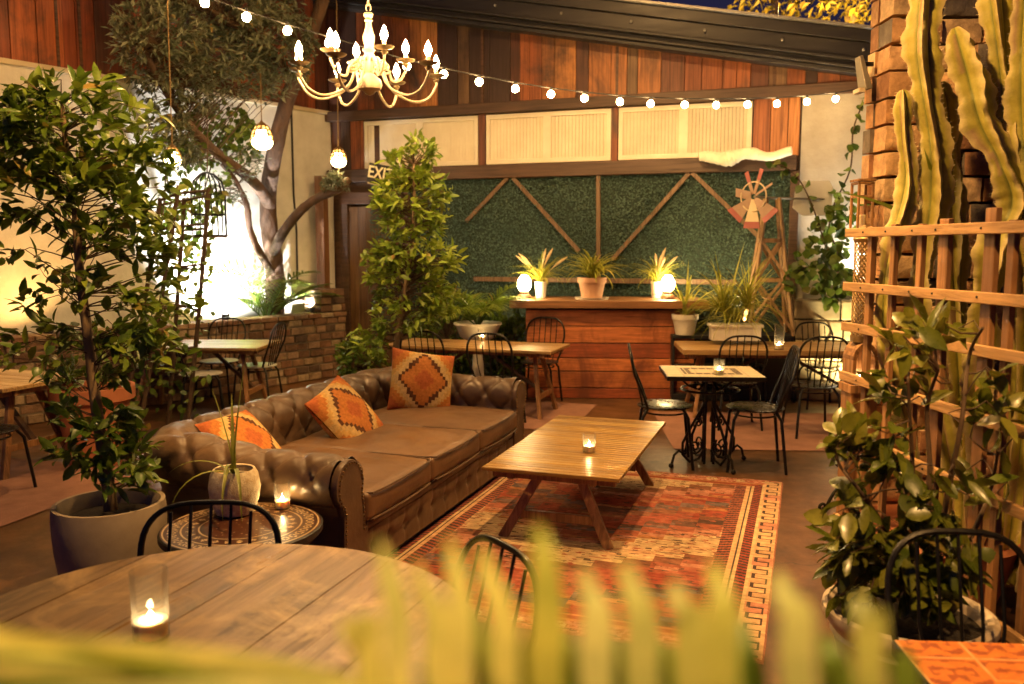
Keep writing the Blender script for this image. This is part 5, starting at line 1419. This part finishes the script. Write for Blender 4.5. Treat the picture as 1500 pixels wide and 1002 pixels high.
# ---- urn with camellia
uo = V3((1.335, 2.76, 0)); t = thing('urn_camellia', 'glossy leaved camellia in a chipped white urn in front of the trellis', 'potted plant', uo)
mb = MB(); mb.lathe([(.15, 0), (.17, .03), (.15, .06), (.19, .18), (.225, .34), (.235, .385), (.245, .395), (.240, .41), (.262, .44), (.275, .465), (.272, .485), (.255, .492), (.236, .48), (.225, .44), (0, .43)], 56); mb.build('urn', M['urn'], t)
mb = MB(); mb.lathe([(.230, .445), (.1, .455), (0, .458)], 24); mb.build('soil', M['soil'], t)
st = []
mb = MB()
for pts in (((1345, 870), (1340, 760), (1335, 650), (1330, 560)), ((1365, 870), (1385, 740), (1408, 620), (1420, 520), (1440, 480)), ((1340, 860), (1300, 780), (1260, 720), (1235, 690)), ((1370, 860), (1420, 790), (1450, 720), (1462, 660)), ((1352, 870), (1362, 700), (1358, 600), (1375, 540))):
    p = spline(rel([D(x, y, 2.76 + .04 * i * rnd.uniform(-1, 1)) for i, (x, y) in enumerate(pts)], uo)); st += p; mb.tube(p, [.011 - .007 * i / len(p) for i in range(len(p))], 7)
mb.build('stems', M['twig'], t)
ml, mt_ = MB(), MB()
crown(ml, mt_, st, [bl_ for bl_ in [(D(x, y, 2.74) - uo, r, w_) for x, y, r, w_ in ((1300, 800, (.20, .16, .10), 2.4), (1340, 720, (.22, .18, .12), 2.0), (1255, 770, (.10, .14, .12), 1.2), (1262, 660, (.09, .1, .09), .9), (1410, 700, (.12, .14, .14), .8), (1320, 600, (.12, .12, .14), .8), (1400, 530, (.16, .14, .12), 1.2), (1440, 590, (.08, .1, .1), .5), (1330, 490, (.08, .08, .06), .5), (1320, 850, (.22, .2, .06), 1.5), (1400, 800, (.12, .14, .1), 1.0))]], 290, 5, .10, .052, 1, .15, .14, .25, .1, .004)
ml.build('crown', M['camellia'], t, ang=80); mt_.build('branches', M['twig'], t)

# ---- bird house post with pierced lantern on top
q = D(1257, 600, 4.12); q.z = 0
t = thing('niche_post', 'wooden post with an arched niche beside the trellis', 'post', q)
w2 = .062; zt = 1.26; zn = 1.045
mb = MB(); mb.box((0, 0, .50), (2 * w2, .13, 1.0)); mb.box((0, 0, 1.02), (2 * w2 + .02, .15, .04))
for sx in (-1, 1): mb.box((sx * (w2 - .009), 0, (zn + 1.16) / 2), (.018, .13, 1.16 - zn))
mb.box((0, .06, (zn + zt) / 2 - .02), (2 * w2 - .04, .012, zt - zn - .05))
arcp = [(w2 * math.cos(math.pi * i / 14), 1.16 + w2 * 1.35 * math.sin(math.pi * i / 14)) for i in range(15)]
inn = [(.70 * x, 1.16 + (z_ - 1.16) * .70) for x, z_ in arcp]
for i in range(14): mb.add([(arcp[i][0], y_, arcp[i][1]) for y_ in (-.065, .065)] + [(arcp[i + 1][0], y_, arcp[i + 1][1]) for y_ in (-.065, .065)] + [(inn[i][0], y_, inn[i][1]) for y_ in (-.065, .065)] + [(inn[i + 1][0], y_, inn[i + 1][1]) for y_ in (-.065, .065)], [(0, 1, 3, 2), (4, 6, 7, 5), (0, 2, 6, 4), (1, 5, 7, 3)])
mb.build('post_body', M['trellis'], t, False, bevel=.002)
candle('small candle glass glowing inside the arched niche of the wooden post', q + V3((.0, -.005, zn - .004)), .026, .075)
zl = 1.16 + w2 * 1.35
lt = thing('pierced_lantern', 'tall pierced brass lantern with square roof on top of the niche post', 'lantern', q + Z * zl)
mb = MB()
for i in range(15):
    for j in range(34):
        a = 2 * math.pi * (i + .5 * (j % 2)) / 15; z_ = .03 + j * .0135; a2 = a + math.pi / 15
        mb.tube([(.048 * math.cos(a), .048 * math.sin(a), z_), (.048 * math.cos(a2), .048 * math.sin(a2), z_ + .0135)], .0028, 4)
        a2 = a - math.pi / 15
        mb.tube([(.048 * math.cos(a), .048 * math.sin(a), z_), (.048 * math.cos(a2), .048 * math.sin(a2), z_ + .0135)], .0028, 4)
mb.build('pierced_body', M['galv_hole'], lt, False)
mb = MB(); mb.lathe([(.052, 0), (.052, .03), (.0, .03)], 20); mb.build('base_ring', M['galv_hole'], lt); mb = MB(); mb.lathe([(.052, .48), (.058, .495), (.045, .53), (.02, .56), (0, .565)], 20); mb.build('cap', M['galv_hole'], lt)
# box lantern and wall lamp on the pillar
q = D(1268, 306, 4.34)
t = thing('box_lantern', 'open wooden box lantern fixed to the side of the brick pillar', 'lantern', q + V3((-.02, 0, -.13)))
mb = MB()
for sx in (-1, 1):
    for sy in (-1, 1): mb.box((sx * .035, sy * .045, .13), (.012, .012, .26))
for z_ in (.005, .255, .19): mb.box((0, -.045, z_), (.082, .012, .012)); mb.box((-.035, 0, z_), (.012, .10, .012)); mb.box((.035, 0, z_), (.012, .1, .012))
mb.box((0, 0, .27), (.09, .11, .012)); mb.box((.05, 0, .1), (.02, .03, .03)); mb.build('frame', M['trellis'], t, False, bevel=.002)
mb = MB(); mb.lathe([(.02, .01), (.02, .10), (0, .10)], 12); mb.build('candle', M['wax'], t)
q = D(1263, 108, 4.40)
t = thing('wall_lamp', 'unlit grey wall lamp on the edge of the brick pillar below the roof', 'lamp', q)
mb = MB(); mb.box((0, 0, 0), (.035, .10, .17), Matrix.Rotation(R(-14), 3, 'Y'), .6); mb.build('housing', M['fan_metal'], t, False, bevel=.004)
mb = MB(); mb.box((-.012, -.0, -.085), (.03, .08, .02)); mb.build('lens', M['white_metal'], t, False)
mb = MB(); mb.bar((0, .02, .05), (.06, .02, .05), .02); mb.build('bracket', M['black_iron'], t, False)
# plant stand with pot, beyond the trellis
q = G(1243, 752); q = V3((q.x + .06, q.y + .05, 0))
t = thing('plant_stand', 'scrolled black iron plant stand at the left foot of the trellis', 'plant stand', q)
for k_ in range(3):
    a = R(190) + k_ * 2 * math.pi / 3; ca, sa = math.cos(a), math.sin(a); mb = MB()
    mb.tube([(p.x * ca, p.x * sa, p.y) for p in spline([V3((.13, .40, 0)), V3((.16, .34, 0)), V3((.10, .27, 0)), V3((.10, .20, 0)), V3((.16, .12, 0)), V3((.205, .035, 0))], 5)], .011, 8)
    mb.tube([(x * ca, x * sa, z_) for x, z_ in spiral(.225, .04, .035, 1.3, 3.3)], .010, 8)
    mb.build('scroll_leg', M['black_iron'], t)
mb = MB(); mb.tube([(.135 * math.cos(2 * math.pi * i / 28), .135 * math.sin(2 * math.pi * i / 28), .40) for i in range(28)], .010, 6, True); mb.build('ring', M['black_iron'], t)
t = thing('terracotta_pot', 'small terracotta pot held in the scrolled iron plant stand', 'pot', q + Z * .34)
mb = MB(); mb.lathe([(.085, 0), (.125, .20), (.15, .205), (.152, .26), (.13, .26), (.12, .22), (0, .2)], 28); mb.build('pot_body', M['terracotta'], t)

# ---- windmill
WS = .88; wo = D(1124, 500, 9.48); wo.z = .74; kk = 9.48 / F
t = thing('windmill', 'wooden garden windmill derrick with red tipped blades and white tail vane', 'windmill', wo, -AZ * .4)
Hh = 197 * kk; wb, wt = 31 * kk, 8.5 * kk
def corner(sx, sy, f): w_ = wb + (wt - wb) * f; return V3((sx * w_, sy * w_, Hh * f))
for sx in (-1, 1):
    for sy in (-1, 1): mb = MB(); mb.bar(corner(sx, sy, 0), corner(sx, sy, 1), .032, .032); mb.build('leg', M['rust_wood'], t, False, bevel=.003)
levels = (.06, .40, .69, .74)
mb = MB()
for f in (.40, .69):
    mb = MB()
    for a, b in (((-1, -1), (1, -1)), ((1, -1), (1, 1)), ((1, 1), (-1, 1)), ((-1, 1), (-1, -1))): mb.bar(corner(*a, f), corner(*b, f), .02, .035 if f < .6 else .045)
    mb.build('crossbar', M['rust_wood'], t, False, bevel=.002)
mb = MB()
for f0, f1 in ((.03, .40), (.40, .69)):
    for a, b in (((-1, -1), (1, -1)), ((1, -1), (1, 1)), ((1, 1), (-1, 1)), ((-1, 1), (-1, -1))):
        mb.bar(corner(*a, f0), corner(*b, f1), .015, .03); mb.bar(corner(*b, f0) + V3((.004, -.016, 0)), corner(*a, f1) + V3((.004, -.016, 0)), .015, .03)
mb.build('cross_brace', M['rust_wood'], t, False, bevel=.002)
hub = V3((-.23, -.30, Hh - .0)); tail = V3((.62, .12, Hh - .01)); ax_ = (tail - hub).normalized()
ax_ = V3((.66, .75, 0)).normalized()
mb = MB(); mb.tube([hub, V3((0, 0, Hh)), tail], .013, 8); mb.build('axle', M['fan_metal'], t)
bx = ax_.cross(Z).normalized(); wh = MB()
mb = MB(); mb.tube([hub + (bx * math.cos(2 * math.pi * i / 32) + Z * math.sin(2 * math.pi * i / 32)) * .155 - ax_ * .02 for i in range(32)], .008, 6, True); mb.build('hoop', M['white_metal'], t)
for ang, L, w1, tip, mm in ((-92, .38, .20, .07, 'blade_cream'), (-140, .36, .22, .06, 'blade_pale'), (-44, .36, .22, .06, 'blade_pale'), (72, .34, .075, .12, 'blade_pale'), (110, .32, .075, .12, 'blade_pale'), (166, .26, .11, .0, 'blade_pale'), (30, .29, .03, 0, 'blade_pale')):
    L *= WS; w1 *= WS; a = R(ang); d = bx * math.cos(a) + Z * math.sin(a); s_ = d.cross(ax_).normalized(); s2 = (s_ + ax_ * .35).normalized()
    def quad(mb, r0, r1, wa, wb_, off=0):
        vs = []
        for th_ in (0, .008):
            for r, w_ in ((r0, wa), (r1, wb_)):
                for sg_ in (-1, 1): vs.append(hub + d * r + s2 * (sg_ * w_ / 2) - ax_ * (.015 + th_ + off))
        mb.add(vs, [(0, 1, 3, 2), (4, 6, 7, 5), (0, 4, 5, 1), (2, 3, 7, 6), (0, 2, 6, 4), (1, 5, 7, 3)])
    mb = MB(); wm = w1 if not tip else .04 + (w1 - .04) * (L - tip) / L
    quad(mb, .03, L - tip, .04 if tip else w1, wm); b_ = mb.build('blade', M[mm], t, False)
    if tip: m2 = MB(); quad(m2, L - tip + .001, L, wm, w1); m2.build('blade_tip', M['red_paint'], b_, False)
mb = MB(); hx = [(.0, .08), (.07, .19), (.36, .19), (.40, .12), (.40, -.16), (.30, -.19), (.08, -.19), (-.02, -.10)]
mb.prism([(x + .26, z_ + Hh) for x, z_ in hx], .012, Matrix.Translation((0, .10, 0))); mb.build('tail_vane', M['vane'], t, False, bevel=.003)

# ---- near palm with a frond crossing the bottom of the view
po = V3((.95, .50, 0)); t = thing('near_palm', 'out of focus yellow green palm frond crossing the bottom of the view', 'palm', po)
mb = MB(); mb.lathe([(.15, 0), (.19, .34), (.21, .34), (.21, .40), (.185, .40), (.18, .35), (0, .34)], 28); mb.build('pot', M['terracotta'], t)
YN = .37
rach = spline([V3((.95, .50, .35)), V3((.80, .46, .95)), D(1700, 1260, YN), D(1350, 1150, YN), D(1000, 1110, YN), D(700, 1060, YN), D(450, 1015, YN + .01), D(200, 975, YN + .02), D(-120, 935, YN + .04)], 8)
mb = MB(); mb.tube(rel(rach, po), [.007 - .004 * i / len(rach) for i in range(len(rach))], 8); mb.build('stalk', M['frond'], t)
mlf = MB(); mlg = MB()
def lflet(pts, wd, ml=None):
    ml = ml or mlf
    p = spline([D(*q) for q in pts], 5); n = len(p); vs = []; fs = []
    for i, q in enumerate(p):
        T = (p[min(i + 1, n - 1)] - p[max(i - 1, 0)]).normalized(); s_ = T.cross(V3((0, 1, .25))).normalized(); f = i / (n - 1)
        w_ = wd * (.55 + .45 * math.sin(math.pi * min(1, f * 1.1 + .1))) * min(1, (1 - f) / .16 + .04) ** .5; nn = s_.cross(T)
        vs += [q - s_ * w_ / 2 + nn * .15 * w_, q, q + s_ * w_ / 2 + nn * .15 * w_]
    for i in range(n - 1): a = i * 3; fs += [(a, a + 1, a + 4, a + 3), (a + 1, a + 2, a + 5, a + 4)]
    ml.add([q - po for q in vs], fs)
for bx_, tx, ty, wd in ((600, 552, 792, .0135), (660, 605, 822, .0125), (690, 652, 785, .0125), (760, 700, 800, .0135), (815, 782, 768, .0165), (890, 852, 832, .0165), (960, 912, 822, .0165), (1030, 985, 850, .016), (1075, 1042, 822, .016), (1190, 1140, 836, .017), (1290, 1258, 872, .015), (560, 500, 905, .012)):
    wd *= .95
    lflet([(bx_, 1085, YN), (bx_ - 8 + (tx - bx_) * .2, 1000, YN - .01), (bx_ + (tx - bx_) * .38, 910, YN - .015), (tx + 14, ty + 44, YN - .012), (tx, ty, YN)], wd)
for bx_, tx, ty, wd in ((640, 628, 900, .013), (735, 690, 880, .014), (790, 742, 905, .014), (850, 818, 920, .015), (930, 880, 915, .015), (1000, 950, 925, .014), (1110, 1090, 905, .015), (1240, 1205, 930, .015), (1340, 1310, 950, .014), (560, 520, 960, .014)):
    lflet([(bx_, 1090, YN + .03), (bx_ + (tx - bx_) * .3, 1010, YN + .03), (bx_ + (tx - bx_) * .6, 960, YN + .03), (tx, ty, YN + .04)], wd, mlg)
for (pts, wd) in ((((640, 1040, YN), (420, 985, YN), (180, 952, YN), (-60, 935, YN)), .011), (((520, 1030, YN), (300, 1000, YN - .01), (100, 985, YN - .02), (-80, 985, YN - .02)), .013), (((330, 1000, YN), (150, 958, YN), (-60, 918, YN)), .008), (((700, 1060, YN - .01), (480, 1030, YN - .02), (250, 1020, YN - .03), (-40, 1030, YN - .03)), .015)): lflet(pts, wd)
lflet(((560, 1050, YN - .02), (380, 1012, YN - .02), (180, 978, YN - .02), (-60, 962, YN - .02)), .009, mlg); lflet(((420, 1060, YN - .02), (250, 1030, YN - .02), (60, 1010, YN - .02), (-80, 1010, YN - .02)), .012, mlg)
mlf.build('leaflets', M['frond'], t, ang=80); mlg.build('green_leaflets', M['frond_green'], t, ang=80)  # second leaflet row has a darker, greener tone
